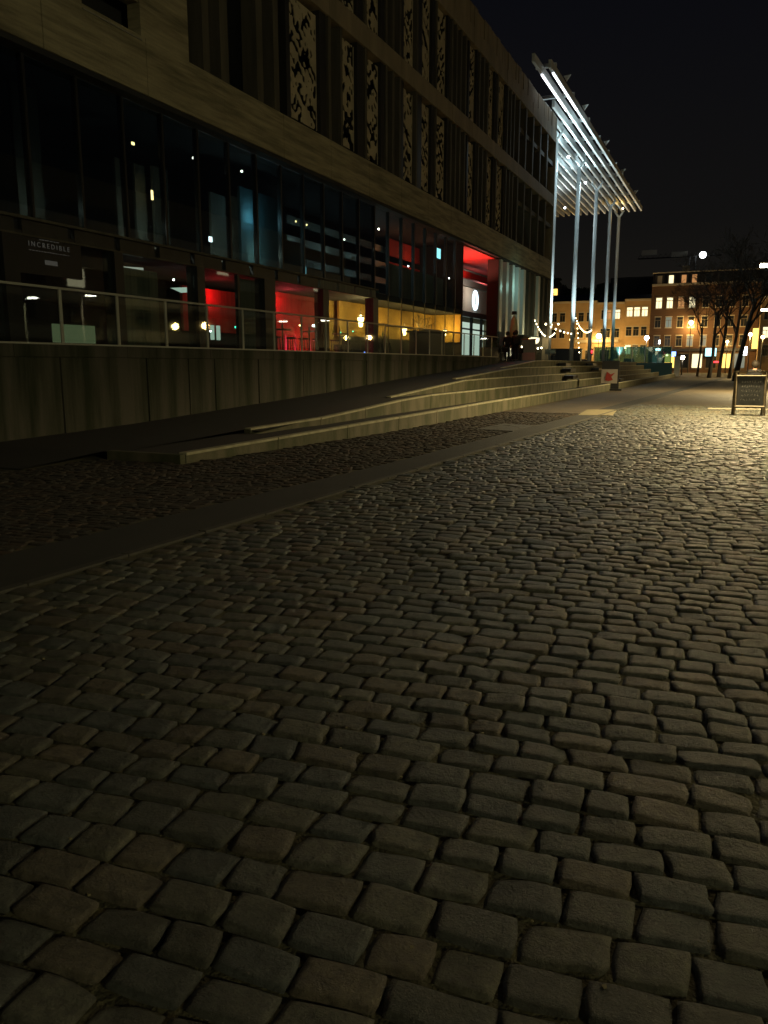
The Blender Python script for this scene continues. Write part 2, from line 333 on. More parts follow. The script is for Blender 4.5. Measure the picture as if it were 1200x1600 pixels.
def stepline(y):                               # X of the lowest step's face
    return float(np.interp(y, [10.3, 16.7, 24, 38, 58, 106], [-8.0, -7.4, -7.2, -6.95, -6.95, -7.1]))
lay(lambda x, y: (-12.5 < x < ax(y)-.06 and 2 < y < 10.1 and x > -1.5*y-4 and not (x < -9.6 and y > 8.5)) or (stepline(y)+.08 < x < ax(y)-.06 and 10.1 <= y < 26), math.radians(3), .105, (.2, .215), .008, 12, pav, 'paving_brick', M['paver'], 300, 7, 'paving_bricks')
sheet('far_paved_strip', M['far_setts'], [(stepline(y)+.0, y) for y in (26, 40, 58, 104)]+[(ax(y)+.0, y) for y in (104, 58, 40, 26)], -.008)
mb = MB(); rr = random.Random(21)
for _ in range(420):
    x, y = rr.uniform(-4, 2.5), 1+rr.random()**1.5*16; a = rr.uniform(0, 6.28); q = rr.uniform(.003, .009); z = rr.uniform(-.014, .0)
    mb.prism([(x+q*math.cos(a+t_)*rr.uniform(.6, 1.3), y+q*math.sin(a+t_)*rr.uniform(.6, 1.3), z) for t_ in (0, 1.3, 2.7, 4.1, 5.2)], (0, 0, q*.7))
o = mb.build('grit', mat('pale_grit', (.2, .17, .09), .9), cob); o['kind'] = 'stuff'
# pale slabs and drain covers set in the ground
def cover(pts, m, label, z=.004):
    o = MB().prism([(x, y, z) for x, y in pts], (0, 0, -.03)).build('access_cover', m); prop(o, label, 'access cover')
cover([(-4.45, 25.0), (-3.45, 25.3), (-3.75, 28.6), (-4.7, 28.2)], M['plate'], 'pale square access cover on the cobbles right of the path')
cover([(-5.7, 18.5), (-4.75, 18.3), (-4.65, 20.2), (-5.6, 20.6)], M['kerb'], 'grey slab set into the path near the steps', .006)
sheet('pale_stone_band', M['trim'], [(-.9, 30.4), (6, 31.2), (6, 32.0), (-.9, 31.0)], .006, thick=.03)

# ------------------------------------------------------------------ ramp, steps, terrace
TZ = 1.74
r_y = [8.6, 10.3, 12.6, 14.6, 19.5, 23.8, 28.6, 31, 36, 40, 47.4]; r_z = [.002, .10, .15, .21, .42, .60, .87, .99, 1.2, 1.36, TZ]
def rz(y): return float(np.interp(y, r_y, r_z))
def rX(y): return -9.7 if y < 10.3 else -9.4 if y < 14 else -8.95 if y < 22.6 else -9.7 if y < 30.4 else -10.3 if y < 39.6 else -11.0
mb = MB(); Y = sorted(set([round(float(q), 2) for q in np.arange(8.6, 47.3, .8)]+[10.3, 14, 22.6, 30.4, 39.6, 47.4]))
for y0, y1 in zip(Y[:-1], Y[1:]):
    mb.poly([(rX(y0+.01), y0, rz(y0)), (-12.62, y0, rz(y0)), (-12.62, y1, rz(y1)), (rX(y0+.01), y1, rz(y1))])
o = mb.build('ramp', M['ramp']); o['kind'] = 'structure'
ter = sheet('terrace', M['ramp'], [(-10.95, 47.4), (-10.95, 98), (-16, 108), (-80, 108), (-80, 44.81), (-12.63, 44.81), (-12.63, 47.4)], TZ, thick=.3)
sheet('walkway', M['ramp'], [(-12.7, 6), (-12.7, 44.8), (-14.6, 44.8), (-14.6, 6)], TZ+.1, thick=.3)
steps = thing('terrace_steps', None, None, kind='structure')
defs = [  # face X(y), height profile, y start, y end
 (stepline, ([10.3, 16.7, 24, 30], [.13, .27, .35, .38]), 10.3, 105), (lambda y: float(np.interp(y, [14, 16], [-9.2, -8.85])), ([14, 16, 20, 22.6, 40], [.215, .28, .445, .575, .6]), 14.0, 103),
 (lambda y: -9.6, ([22.3, 30, 45], [.56, .945, .96]), 22.3, 101), (lambda y: -10.2, ([30.2, 39.4, 50], [.97, 1.35, 1.4]), 30.2, 99), (lambda y: -10.9, ([39.6, 47.4], [1.35, 1.755]), 39.6, 97)]
for fx, (py_, pz_), ya, ye in defs:
    y = ya
    while y < ye-.1:
        l = min(2.45, ye-y); y0, y1 = y+.006, y+l-.006; x0, x1 = fx(y0), fx(y1); j = random.uniform(-.004, .004); w_ = .16; base = -.05
        t0, t1 = float(np.interp(y0, py_, pz_))+j, float(np.interp(y1, py_, pz_))+j
        mbx = MB(); mbx.v = [(x0, y0, base), (x0, y0, t0), (x0-w_, y0, t0), (x0-w_, y0, base), (x1, y1, base), (x1, y1, t1), (x1-w_, y1, t1), (x1-w_, y1, base)]
        mbx.f = [[0, 1, 2, 3], [4, 7, 6, 5], [0, 4, 5, 1], [1, 5, 6, 2], [2, 6, 7, 3], [0, 3, 7, 4]]
        b_ = mbx.build('concrete_block', M['step'], steps, bevel=.012); y += l
        mn = MB(); mn.prism([(x0+.014, y0+.004, t0+.002), (x1+.014, y1-.004, t1+.002), (x1-w_+.02, y1-.004, t1+.002), (x0-w_+.02, y0+.004, t0+.002)], (0, 0, -.045)); mn.v = [(vx, vy, vz+.02) for vx, vy, vz in mn.v]; mn.build('lit_edge', M['lit_edge'], b_, bevel=.006)  # pale strip added so a lit edge line shows on each step
# treads behind each low wall
for (fa, fb, prof, ya, ye) in ((stepline, lambda y: -9.45 if y < 14 else -8.95, ([10.3, 14, 20], [.1, .13, .16]), 10.3, 103), (lambda y: -8.95, lambda y: -9.7, ([22.6, 24, 40], [.54, .55, .56]), 22.6, 101),
                               (lambda y: -9.7, lambda y: -10.3, ([30.4, 45], [.92, .93]), 30.4, 99), (lambda y: -10.3, lambda y: -11.0, ([39.6, 50], [1.32, 1.37]), 39.6, 97)):
    ys_ = sorted(set([q for q in (10.3, 13.99, 14, 17, 20, 24, 30, 38, 58, 80) if ya < q < ye]+[ya, ye])); mb = MB()
    for a, b in zip(ys_[:-1], ys_[1:]):
        za_, zb_ = [float(np.interp(q, *prof)) for q in (a, b)]
        mb.poly([(fa(a)-.05, a, za_), (fb(a+.005), a, za_), (fb(b-.005), b, zb_), (fa(b)-.05, b, zb_)])
    mb.build('step_tread', M['ramp'], steps)
MB().box(-9.5, 10.16, -.03, -8.0, 10.29, .135).build('concrete_block', M['step'], steps, bevel=.01)
# small dark intermediate steps
for k, (X, y, z) in enumerate([(-10.8, 52.5, 1.45), (-10.1, 50.5, 1.1), (-9.5, 48.2, .7), (-10.8, 63, 1.45), (-10.1, 61.5, 1.1), (-7.9, 57, .4)]):
    MB().box(X, y, z-.02, X+.55, y+1.7, z+.17).build('half_step', M['black'], steps, bevel=.01)

# retaining wall
rw = thing('retaining_wall', 'long mossy concrete retaining wall carrying the glass railing', 'wall')
y = 5.; k = 0
while y < 44.6:
    l = (2.6, 1.55, 1.1, 2.1)[k % 4]; dx = random.uniform(-.006, .006)
    MB().box(-12.9, y+.02, -.1, -12.6+dx*2, min(y+l, 44.8)-.02, 1.68).build('wall_panel', M['wallc'], rw, bevel=.008); y += l; k += 1
MB().box(-12.86, 5, -.1, -12.66, 44.6, 1.67).build('joint_filler', M['dark'], rw)
y = 5.
while y < 44.6:
    MB().box(-12.95, y+.006, 1.683, -12.575, min(y+3.1, 44.85)-.006, 1.93).build('coping', M['wallc'], rw, bevel=.01); y += 3.1
# railing
rl = thing('glass_railing', 'glass railing with steel posts along the retaining wall top', 'railing')
RX = -12.64
MB().box(RX-.03, 5, 1.932, RX+.035, 44.8, 1.965).build('bottom_rail', M['galv'], rl)
MB().box(RX-.03, 5, 3.02, RX+.03, 44.8, 3.065).build('top_rail', M['galv'], rl)
y = 5.95
while y < 44.8:
    MB().box(RX-.015, y-.035, 1.966, RX+.015, y+.035, 3.018).build('post', M['galv'], rl)
    if y+1.63 < 44.8: MB().box(RX-.006, y+.05, 2.0, RX+.006, y+1.58, 2.98).build('glass_pane', M['rglass'], rl)
    y += 1.635

# ------------------------------------------------------------------ main building
FX = -14.0
bl = thing('concrete_building', 'large dark concrete cultural building with glazed ground floor and perforated screens', 'building')
def fascia(z0, z1, x0, m, y0=4, y1=64.4, seg=3.3, nm='fascia_panel', dep=.5):
    y = y0
    while y < y1-.1:
        e_ = min(y+seg, y1); j = random.uniform(-.008, .008)
        MB().box(x0-dep, y+.008, z0, x0+j, e_-.008, z1).build(nm, m, bl, bevel=.01); y = e_
fascia(8.13, 9.45, FX, M['board']); fascia(13.5, 14.28, FX, M['conc']); fascia(18.1, 18.9, FX, M['conc'])
# parapet of vertical ribs
y = 4.
while y < 64.4:
    j = random.uniform(-.03, .03); MB().box(FX-.45, y+.01, 18.903, FX-.06+j, min(y+.62, 64.4)-.01, 19.95+j).build('parapet_panel', M['conc'], bl); y += .62
MB().box(-40, 4.5, 19.0, FX-.5, 64.3, 19.6).build('roof', M['dark'], bl)
MB().box(-40, 64.38, 1.0, FX-.02, 64.5, 19.9).build('end_wall', M['conc'], bl)
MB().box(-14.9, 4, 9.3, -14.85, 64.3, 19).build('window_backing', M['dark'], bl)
MB().box(FX-.62, 18.7, 9.46, FX-.6, 64.3, 13.49).build('window_glazing', M['pane'], bl)
MB().box(FX-.62, 4, 14.29, FX-.6, 64.3, 18.09).build('window_glazing', M['pane'], bl)
# solid wall with slot openings at the near end
def wp(y0, y1, z0, z1, dx=0): MB().box(FX-.4, y0+.004, z0+.002, FX-.012+dx, y1-.004, z1-.002).build('wall_panel', M['board'], bl, bevel=.006)
wp(4, 13.0, 9.452, 13.498); wp(14.85, 15.12, 9.452, 13.498, -.01); wp(17.05, 18.95, 9.452, 13.498, .004); wp(13.0, 14.85, 10.3, 13.498, -.004); wp(15.12, 17.05, 10.2, 11.2, -.03); wp(15.12, 17.05, 11.2, 13.498, -.006)
MB().box(FX-.02, 15.1, 9.33, FX+.03, 17.05, 9.36).build('window_sill', M['alu'], bl)
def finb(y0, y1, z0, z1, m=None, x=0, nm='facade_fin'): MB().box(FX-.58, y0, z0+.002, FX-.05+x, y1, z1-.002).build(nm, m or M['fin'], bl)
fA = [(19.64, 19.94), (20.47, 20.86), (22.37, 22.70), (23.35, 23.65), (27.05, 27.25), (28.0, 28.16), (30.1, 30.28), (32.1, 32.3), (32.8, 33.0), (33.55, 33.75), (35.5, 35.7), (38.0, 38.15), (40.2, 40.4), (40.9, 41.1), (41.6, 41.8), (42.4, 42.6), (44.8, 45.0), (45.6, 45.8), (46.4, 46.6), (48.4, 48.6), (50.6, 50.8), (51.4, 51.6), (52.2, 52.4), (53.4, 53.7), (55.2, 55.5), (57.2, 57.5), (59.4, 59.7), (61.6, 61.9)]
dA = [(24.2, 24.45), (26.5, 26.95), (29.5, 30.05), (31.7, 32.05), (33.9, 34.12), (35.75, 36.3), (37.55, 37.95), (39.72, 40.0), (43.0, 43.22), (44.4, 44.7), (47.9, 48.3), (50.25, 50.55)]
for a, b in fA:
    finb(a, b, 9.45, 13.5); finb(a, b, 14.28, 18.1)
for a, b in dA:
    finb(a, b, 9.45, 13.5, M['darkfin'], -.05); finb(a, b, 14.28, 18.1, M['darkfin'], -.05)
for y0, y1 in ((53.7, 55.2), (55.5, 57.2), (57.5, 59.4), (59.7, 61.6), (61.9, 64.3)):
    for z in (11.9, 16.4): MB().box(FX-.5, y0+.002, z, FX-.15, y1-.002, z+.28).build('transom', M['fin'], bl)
# perforated screens cut by marching the iso line of a noise field
def perf_mesh(seed, W, H, nx, nz, thr=-.38):
    r = np.random.default_rng(seed)
    gx, gz = np.meshgrid(np.linspace(0, W, nx+1), np.linspace(0, H, nz+1), indexing='ij')
    f = np.zeros_like(gx)
    for i in range(26):
        k = r.uniform(4, 26); a = r.choice([.75, 1.0, 2.2, 2.5])+r.normal(0, .25); f += np.sin(k*(gx*math.cos(a)+gz*math.sin(a))*1.1+r.uniform(0, 6.28))/k**.35
    f /= f.std(); f += .45*np.sin(gz*1.8+r.uniform(0, 6)+gx)
    f -= thr
    # round holes
    for i in range(26):
        cx, cz, R = r.uniform(0, W), r.uniform(0, H), r.uniform(.05, .11); f = np.minimum(f, (np.hypot(gx-cx, (gz-cz)*.7)/R-1)*1.2)
    f = np.where((gx < .001) | (gx > W-.001), .6, f)
    V = []; F = []
    for i in range(nx):
        for j in range(nz):
            c = [(i, j), (i+1, j), (i+1, j+1), (i, j+1)]; poly = []
            for k in range(4):
                a, b = c[k], c[(k+1) % 4]; fa, fb = f[a], f[b]
                if fa > 0: poly.append((gx[a], gz[a]))
                if (fa > 0) != (fb > 0):
                    q = fa/(fa-fb); poly.append((gx[a]+(gx[b]-gx[a])*q, gz[a]+(gz[b]-gz[a])*q))
            if len(poly) >= 3: n = len(V); V += [(0, p[0], p[1]) for p in poly]; F.append(list(range(n, n+len(poly))))
    me = bpy.data.meshes.new('perforated_screen'); me.from_pydata(V, [], F); me.materials.append(M['screen'])
    bm = bmesh.new(); bm.from_mesh(me); bmesh.ops.remove_doubles(bm, verts=bm.verts, dist=1e-4); bm.to_mesh(me); bm.free(); return me
big = [perf_mesh(77, 2.0, 3.7, 44, 86), perf_mesh(78, 2.0, 3.7, 44, 86)]
def screen(y0, y1, z, i):
    me = big[z > 12] if y1-y0 > 1.8 else perf_mesh(100+i*7+int(z), 1.3, 3.7, 28, 80); w0 = 2.0 if y1-y0 > 1.8 else 1.3
    o = bpy.data.objects.new('perforated_screen', me); C.objects.link(o); o.parent = bl; o.location = (FX-.22, y0, z); o.scale = (1, (y1-y0)/w0, 1)
    so = o.modifiers.new('solid', 'SOLIDIFY'); so.thickness = .035
for i, (a, b) in enumerate([(24.47, 26.46), (28.2, 29.45), (30.32, 31.68), (34.15, 35.45), (36.33, 37.5), (38.2, 39.68), (43.25, 44.36), (46.8, 47.85), (49.0, 50.2)]):
    screen(a, b, 9.62, i); screen(a, b, 14.34, i+2)
# lower edge: dark blinds low behind screens
MB().box(FX-.35, 24.2, 9.452, FX-.3, 52, 9.62).build('window_sill', M['darkfin'], bl)

# glazed ground floor -------------------------------------------------------
GX = -14.35
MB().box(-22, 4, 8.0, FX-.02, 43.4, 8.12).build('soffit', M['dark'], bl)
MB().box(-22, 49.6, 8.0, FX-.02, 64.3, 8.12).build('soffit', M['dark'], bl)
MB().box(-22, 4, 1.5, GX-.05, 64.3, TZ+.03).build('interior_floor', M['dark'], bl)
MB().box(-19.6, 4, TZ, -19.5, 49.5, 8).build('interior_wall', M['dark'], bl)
MB().box(-19.5, 4, 4.28, GX-.1, 43.4, 4.55).build('mezzanine_slab', M['dark'], bl)
# spandrel and its bright edge trim
MB().box(GX-.08, 4, 4.60, GX+.16, 31.7, 4.66).build('trim', M['fin'], bl)
MB().box(GX-.05, 4, 4.26, GX+.10, 31.7, 4.30).build('trim', M['fin'], bl)
y = 4.2
while y < 31.5:
    MB().box(GX-.05, y, 4.302, GX+.06, min(y+1.3, 31.6), 4.598).build('spandrel_panel', M['grey'] if y > 26 else M['darkfin'], bl); y += 1.5
for a, b in ((12.6, 13.0), (15.9, 16.2), (19.2, 19.55), (22.74, 23.4), (26.75, 27.2), (31.2, 31.72)):
    MB().box(GX-.25, a, TZ, GX+.13, b, 4.258).build('column', M['black'], bl)
for a, b in ((4, 12.6), (13, 15.9), (16.2, 19.2), (19.55, 21.3), (21.42, 22.74), (23.4, 26.75), (27.2, 31.2)):
    MB().box(GX, a+.01, TZ+.05, GX+.02, b-.01, 4.255).build('glass_pane', M['glass'], bl)
MB().box(GX-.05, 21.3, TZ, GX+.06, 21.42, 4.25).build('mullion', M['black'], bl)
y = 4.6; 
while y < 43.3:
    z0 = 4.67 if y < 31.6 else TZ+.03
    MB().box(GX-.12, y-.035, max(z0, 4.5), GX+.03, y+.035, 8.0).build('mullion', M['black'], bl)
    if z0 < 4: MB().box(GX-.03, y-.015, z0, GX+.01, y+.015, 4.5).build('mullion', M['fin'], bl)
    if y+1.5 < 43.5: MB().box(GX-.02, y+.04, z0+.02, GX-.004, y+1.46, 7.98).build('glass_pane', M['dglass'] if z0 > 4 else M['glass'], bl)
    y += 1.5
for z in (3.2, ): MB().box(GX-.06, 31.8, z, GX+.02, 43.4, z+.03).build('transom', M['black'], bl)
# interiors of the lower floor
def sy(x, y): return y*abs(x)/14.35 if y < 49 else y
def inner(nm, m, *a):
    k = (a[0]+a[3])/2 if a[0]+a[3] > -40 else -20
    return MB().box(a[0], sy(k, a[1]), a[2], a[3], sy(k, a[4]), a[5]).build(nm, m, bl)
def flat(nm, m, *a): return MB().box(*a).build(nm, m, bl)
def rlight(x, y, z, W, col, s_=.03): return light('room_light', 'POINT', (x, sy(x, y), z), W, col, bl, s_)
inner('red_curtain', M['red'], -16.4, 23.0, TZ, -16.3, 27.2, 4.25); inner('red_curtain', M['red'], -16.4, 18.6, 2.6, -16.3, 21.6, 4.0)
inner('partition', M['amber'], -16.5, 27.2, TZ, -16.4, 32.5, 4.25)
inner('blind_and_reflection', M['grey'], GX-.3, 21.5, TZ, GX-.25, 22.7, 4.2); inner('blind_and_reflection', M['grey'], GX-.4, 16.3, 1.8, GX-.36, 17.6, 4.0)
rlight(-15.7, 24.4, 3.9, 46, (1, .06, .08)); rlight(-15.5, 26.3, 2.4, 46, (1, .08, .1)); rlight(-15.9, 20.4, 3.8, 24, (1, .03, .04))
for y in (24.3*1.07, 24.95*1.07, 26.0*1.07, 26.55*1.07):
    MB().tube([(-15.4, y, TZ), (-15.4, y, TZ+.9)], [.045, .01], 8).build('uplighter', M['e_redd'], bl)
    light('room_light', 'SPOT', (-15.4, y, 1.9), 20, (1, .03, .06), bl, .03, (PI, 0, 0), 26, .6)
def lantern(x, y, z, W, label, s=.13, m=None, col=(1, .68, .28)):
    t = thing('lantern_shape', label, 'lantern', (x, y, z))
    MB().lathe([(s*.5, -s*1.6), (s, s*.9)], (0, 0, 0), 6).build('lamp_shade', m or M['e_warm'], t)
    MB().lathe([(s*1.15, s*.95), (s*.3, s*1.7), (.01, s*2.1)], (0, 0, 0), 6).build('cap', M['black'], t)
    MB().tube([(0, 0, s*2), (0, 0, s*3.4)], .012, 6).build('hook', M['black'], t)
    if W: light('lamp_light', 'POINT', (.0, 0, s*.1+s*1.8), W, col, t, .1)
lantern(-14.9, 31.4, 3.35, 110, 'bright warm lantern standing in for a street lamp reflection at the end of the red lit room', .15)  # lantern stands in for a street lamp reflected in the glass
inner('counter', M['dark'], -15.6, 28.2, TZ, -15.2, 31, 2.35)
flat('ochre_panel', M['amber'], -16.2, 31.75, 2.75, -16.1, 43.3, 4.26); flat('ochre_panel', M['amber'], -16.1, 43.31, 2.75, GX-.06, 43.38, 4.26); flat('counter', M['dark'], -16.0, 31.75, TZ, -15.6, 43.3, 2.75)

for y in (32.2, 34.4, 36.8, 39, 40.6): rlight(-15.1, y, 3.45, 48, (1, .6, .16))
lantern(-14.85, 36.2, 3.1, 8, 'small glowing lantern above the dark kiosk behind the glass', .12)
lantern(-14.85, 39.9, 3.05, 10, 'larger glowing lantern near the entrance behind the glass', .16)
lantern(-14.85, 42.0, 3.25, 8, 'glowing lantern closest to the entrance behind the glass', .11)
inner('table_lamp', M['e_white'], -15.0, 26.2, 2.95, -14.9, 26.5, 3.02)
for p, m in (((-15.2, 18.3, 3.95), 'e_white'), ((-15.1, 19.9, 2.55), 'e_white'), ((-15.4, 21.2, 2.75), 'e_green'), ((-15.4, 16.2, 2.75), 'e_green'), ((-15.2, 20.0, 1.95), 'e_white'), ((-15.2, 29.4, 2.0), 'e_white'), ((-15.0, 30.6, 2.05), 'e_blue'), ((-16, 28.4, 2.9), 'e_green'), ((-15, 29.5, 2.9), 'e_green'), ((-15.5, 25.2, 3.0), 'e_warm')):
    MB().ball((0, 0, 0), .028 if m != 'e_green' else .03, 8).build('indicator_light', M[m], bl).location = (p[0], sy(p[0], p[1]), p[2])
MB().prism([(-15.2, 17.3, 4.1), (-15.2, 18.1, 4.15), (-15.2, 18.15, 3.75)], (-.02, 0, 0)).build('lit_panel', emit('pale_light_panel', (.8, .85, .7), .45), bl)
MB().prism([(-15.2, 19.6, 3.75), (-15.2, 20.1, 3.8), (-15.2, 20.1, 3.65)], (-.3, 0, 0)).build('lit_panel', M['e_pale'], bl)
inner('lit_panel', emit('green_floor_light', (.5, .6, .3), .16), -15.2, 13.9, 2.06, -15.15, 15.2, 2.5)
for y in (19.9, 20.2): inner('bottle_shelf', M['e_pale'], -15.3, y, 2.3, -15.28, y+.18, 2.75)
# mezzanine interior
inner('teal_curtain', M['teal'], -15.3, 21.6, 4.6, -15.2, 24.1, 7.2)
for a, b, z0, z1, m in ((16.2, 16.6, 4.7, 6.9, 'grey'), (16.9, 17.3, 4.7, 6.9, 'grey'), (17.6, 18.2, 4.7, 7.0, 'grey'), (20.1, 20.9, 4.7, 6.8, 'grey'), (21.1, 21.5, 4.7, 6.9, 'cream'), (24.2, 25.6, 5.2, 6.0, 'teal'), (24.2, 32, 4.6, 4.9, 'teal'), (13.2, 13.9, 4.5, 7.8, 'grey'), (33, 42.5, 4.6, 6.2, 'grey')):
    inner('blind_and_reflection', M[m], -15.5, a, z0, -15.42, b, z1)  # grey panels and teal strips stand in for reflections in the upper glass
for y, W in ((14, 8), (17.5, 20), (20.6, 34), (23, 30)): rlight(-14.8, y, 5.2, W, (.85, .95, .8))
rlight(-14.9, 22.6, 6.3, 40, (.45, .85, 1))
for y in (26, 28.5, 31): rlight(-16.6, y, 6.4, 26, (.6, .85, .9))
for k in range(4): inner('reflection_band', M['stuccoR'], -17.6, 24.4+0*k, 4.9+.8*k, -17.5, 33, 5.2+.8*k)  # pale bands stand in for the opposite block reflected in the glass
for y in (26.2, 27.0, 37, 43.0): MB().ball((0, 0, 0), .035, 8).build('spotlight', M['e_warm'] if y < 37 else M['e_white'], bl).location = (-15, y, 6.6 if y < 37 else 6.2)
for y, z in ((20.3, 7.45), (22.8, 7.6), (28.3, 6.55), (30.1, 6.5), (33.5, 7.4)): MB().ball((0, 0, 0), .038, 8).build('spotlight', M['e_lamp'], bl).location = (-15, y, z)
inner('lit_sign', M['e_cyan'], -15, 25.6, 4.75, -14.98, 25.72, 5.1); inner('spotlight', M['e_warm'], -15, 16.9, 7.2, -14.98, 17.0, 7.27); inner('spotlight', M['e_warm'], -15, 17.55, 5.95, -14.98, 17.62, 6.2); inner('spotlight', M['e_white'], -15, 20.0, 5.2, -14.98, 20.15, 5.35)
# orange red lit ceiling panels behind the upper glass
for z0, z1 in ((7.05, 7.9), (6.35, 6.75)): inner('ceiling_panel', M['red'], -17.0, 33.0, z0, -16.9, 43, z1)
for y in (34.5, 37.5, 40): rlight(-15.9, y, 7.0, 26, (1, .3, .1))
inner('lit_sign', M['e_cyan'], -15, 39.2, 7.05, -14.98, 39.75, 7.55)
# entrance recess
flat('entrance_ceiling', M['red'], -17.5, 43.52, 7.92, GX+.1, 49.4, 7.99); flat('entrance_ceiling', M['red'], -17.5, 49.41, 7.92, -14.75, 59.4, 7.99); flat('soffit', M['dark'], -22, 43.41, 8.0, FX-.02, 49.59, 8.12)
flat('entrance_beam', M['red'], -16.6, 43.55, 6.95, -16.3, 59.4, 7.35)
flat('entrance_side_wall', M['dark'], -19.4, 43.42, TZ, GX, 43.5, 8); flat('entrance_side_wall', M['dark'], -14.75, 49.5, TZ, FX-.05, 49.62, 7.9); flat('entrance_side_wall', M['red'], -17.5, 59.45, 5.1, -14.8, 59.55, 7.99)
flat('entrance_back_wall', M['cream'], -17.6, 43.5, 5.1, -17.5, 62, 6.75); flat('entrance_back_wall', M['stuccoR'], -17.9, 43.5, 6.9, -17.8, 62, 8)
flat('door_beam', M['black'], -17.6, 43.5, 4.75, -17.3, 62, 5.1)
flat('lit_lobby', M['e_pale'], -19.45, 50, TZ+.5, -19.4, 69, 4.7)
for y in (50.2, 52.6, 55.0, 57.4, 59.8): flat('door_post', M['black'], -17.6, y, TZ, -17.45, y+.25, 4.75)
flat('door_transom', M['black'], -17.6, 50, 3.9, -17.5, 60, 4.0)
light('entrance_light', 'SPOT', (-15.6, 47.4, 5.6), 900, (1, .2, .13), bl, .1, (PI, 0, 0), 140, .4); light('entrance_light', 'POINT', (-16.4, 54, 6.3), 60, (1, .85, .7), bl, .15)
mb = MB(); n = 28
pts_o = [(-17.48, 55.75+.62*math.cos(2*PI*i/n), 5.98+.68*math.sin(2*PI*i/n)) for i in range(n)]; pts_i = [(-17.48, 55.75+.32*math.cos(2*PI*i/n), 5.98+.46*math.sin(2*PI*i/n)) for i in range(n)]
mb.v = pts_o+pts_i; mb.f = [[i, (i+1) % n, n+(i+1) % n, n+i] for i in range(n)]
lg = mb.build('ring_logo', M['e_logo'], bl); lg.modifiers.new('s', 'SOLIDIFY').thickness = .06
light('logo_light', 'POINT', (-17.2, 55.75, 5.98), 10, (.7, .88, 1), bl, .3)
# pale vertical fins beyond the entrance
y = 50.1; k = 0
while y < 64:
    MB().box(GX-.1, y, 3.6 if k not in (1,) else TZ, FX-.1, y+.55, 7.98).build('vertical_louvre', M['steel'] if k < 5 or k == 7 else M['fin'], bl); y += 1.5; k += 1
MB().box(GX-.16, 49.7, TZ, GX-.14, 64.2, 8).build('glass_pane', M['dglass'], bl)
flat('cafe_wall', M['amber'], -17, 60.5, TZ, -16.9, 64.2, 3.4)
light('louvre_light', 'POINT', (-13.2, 53.5, 6.6), 26, (.5, 1, .85), bl, .2); light('cafe_light', 'POINT', (-12.6, 57, 3.2), 42, (.85, 1, .55), bl, .2)
# banner with lettering behind the near glazing
def text(s, size, loc, rot, m, parent, name='lettering', ext=.004, cen=True):
    cu_ = bpy.data.curves.new(name, 'FONT'); cu_.body = s; cu_.size = size; cu_.extrude = ext
    if cen: cu_.align_x = 'CENTER'; cu_.align_y = 'CENTER'
    o = bpy.data.objects.new('tmp', cu_); C.objects.link(o); dg = bpy.context.evaluated_depsgraph_get()
    me = bpy.data.meshes.new_from_object(o.evaluated_get(dg)); bpy.data.objects.remove(o)
    me.materials.append(m); q = bpy.data.objects.new(name, me); C.objects.link(q); q.location = loc; q.rotation_euler = rot; q.parent = parent; return q
bn = thing('window_banner', 'black window banner reading INCREDIBLE beside the first column', 'banner', (GX+.05, 13.93, 4.24))
MB().box(-.02, -.95, -.75, 0, .95, .14).build('backing', M['black'], bn)
em_txt = emit('glowing_white_print', (.8, .8, .72), .035)  # letters glow faintly on their own instead of catching light
text('I N C R E D I B L E', .15, (.01, .0, -.12), (PI/2, 0, PI/2), em_txt, bn)
mb = MB(); rr = random.Random(2)
for z_, w_, h_ in ((.0, .28, .022), (-.25, .58, .018)):
    q = -w_
    while q < w_:
        l = rr.uniform(.02, .07); mb.box(.004, q, z_-h_/2*rr.uniform(.5, 1), .008, min(q+l, w_), z_+h_/2*rr.uniform(.5, 1)); q += l+rr.uniform(.012, .03)
mb.build('small_print', em_txt, bn)
MB().box(.004, -.16, -.52, .01, .2, -.42).build('emblem', em_txt, bn)

# ------------------------------------------------------------------ canopy on tall poles
cn = thing('louvred_canopy', 'tall white louvred canopy on five slender poles beside the building end', 'canopy', (-15.5, 71, 0))
def cl(*a): return (a[0]+15.5, a[1]-71, a[2])
X = 12.9; i = 0
while X < 27:
    ya = 55 if i < 2 else 64.7+(X-14.2)*.3; 
    if i == 0: ya = 56.5
    if i == 1: ya = 55.0
    MB().box(-X+15.5-.1, ya-71, 20.8, -X+15.5+.1, 111-71+random.uniform(-.2, .2), 21.3).build('louvre', M['white'], cn)
    X += .76; i += 1
for y in (58, 64.5, 71.3, 77, 82.3, 87.5, 92.4, 97.5, 102.6, 108): MB().box(-26.8+15.5 if y > 64 else -14.2+15.5, y-.12-71, 21.32, -12.8+15.5, y+.12-71, 21.55).build('crossbeam', M['white'], cn)
for y, zt in ((71.3, 20.9), (81.9, 20.9), (92.4, 20.9), (102.6, 20.9), (110, 20.9)):
    MB().tube([(0, y-71, TZ), (0, y-71, 20)], [.21, .19], 12).build('pole', M['steel'], cn, True)
    MB().tube([(0, y-71, 20), (.6, y-71, 20.86)], .12, 8).build('bracket', M['steel'], cn, True)
    MB().tube([(0, y-71, 20), (-.6, y-71, 20.86)], .12, 8).build('bracket', M['steel'], cn, True)
for y in (61.9, 69.2, 80.6, 92.5, 104): MB().prism([(2.6, y-71, 21.56), (2.9, y-71, 22.0), (2.4, y-71, 21.95)], (0, .12, 0)).build('fin_bracket', M['white'], cn)
MB().box(-12.9+15.5-.055, 57.5-71, 20.72, -12.9+15.5+.055, 66-71, 20.79).build('led_strip', M['e_led'], cn)
MB().box(-13.66+15.5-.055, 57.5-71, 20.72, -13.66+15.5+.055, 66-71, 20.79).build('led_strip', M['e_led'], cn)
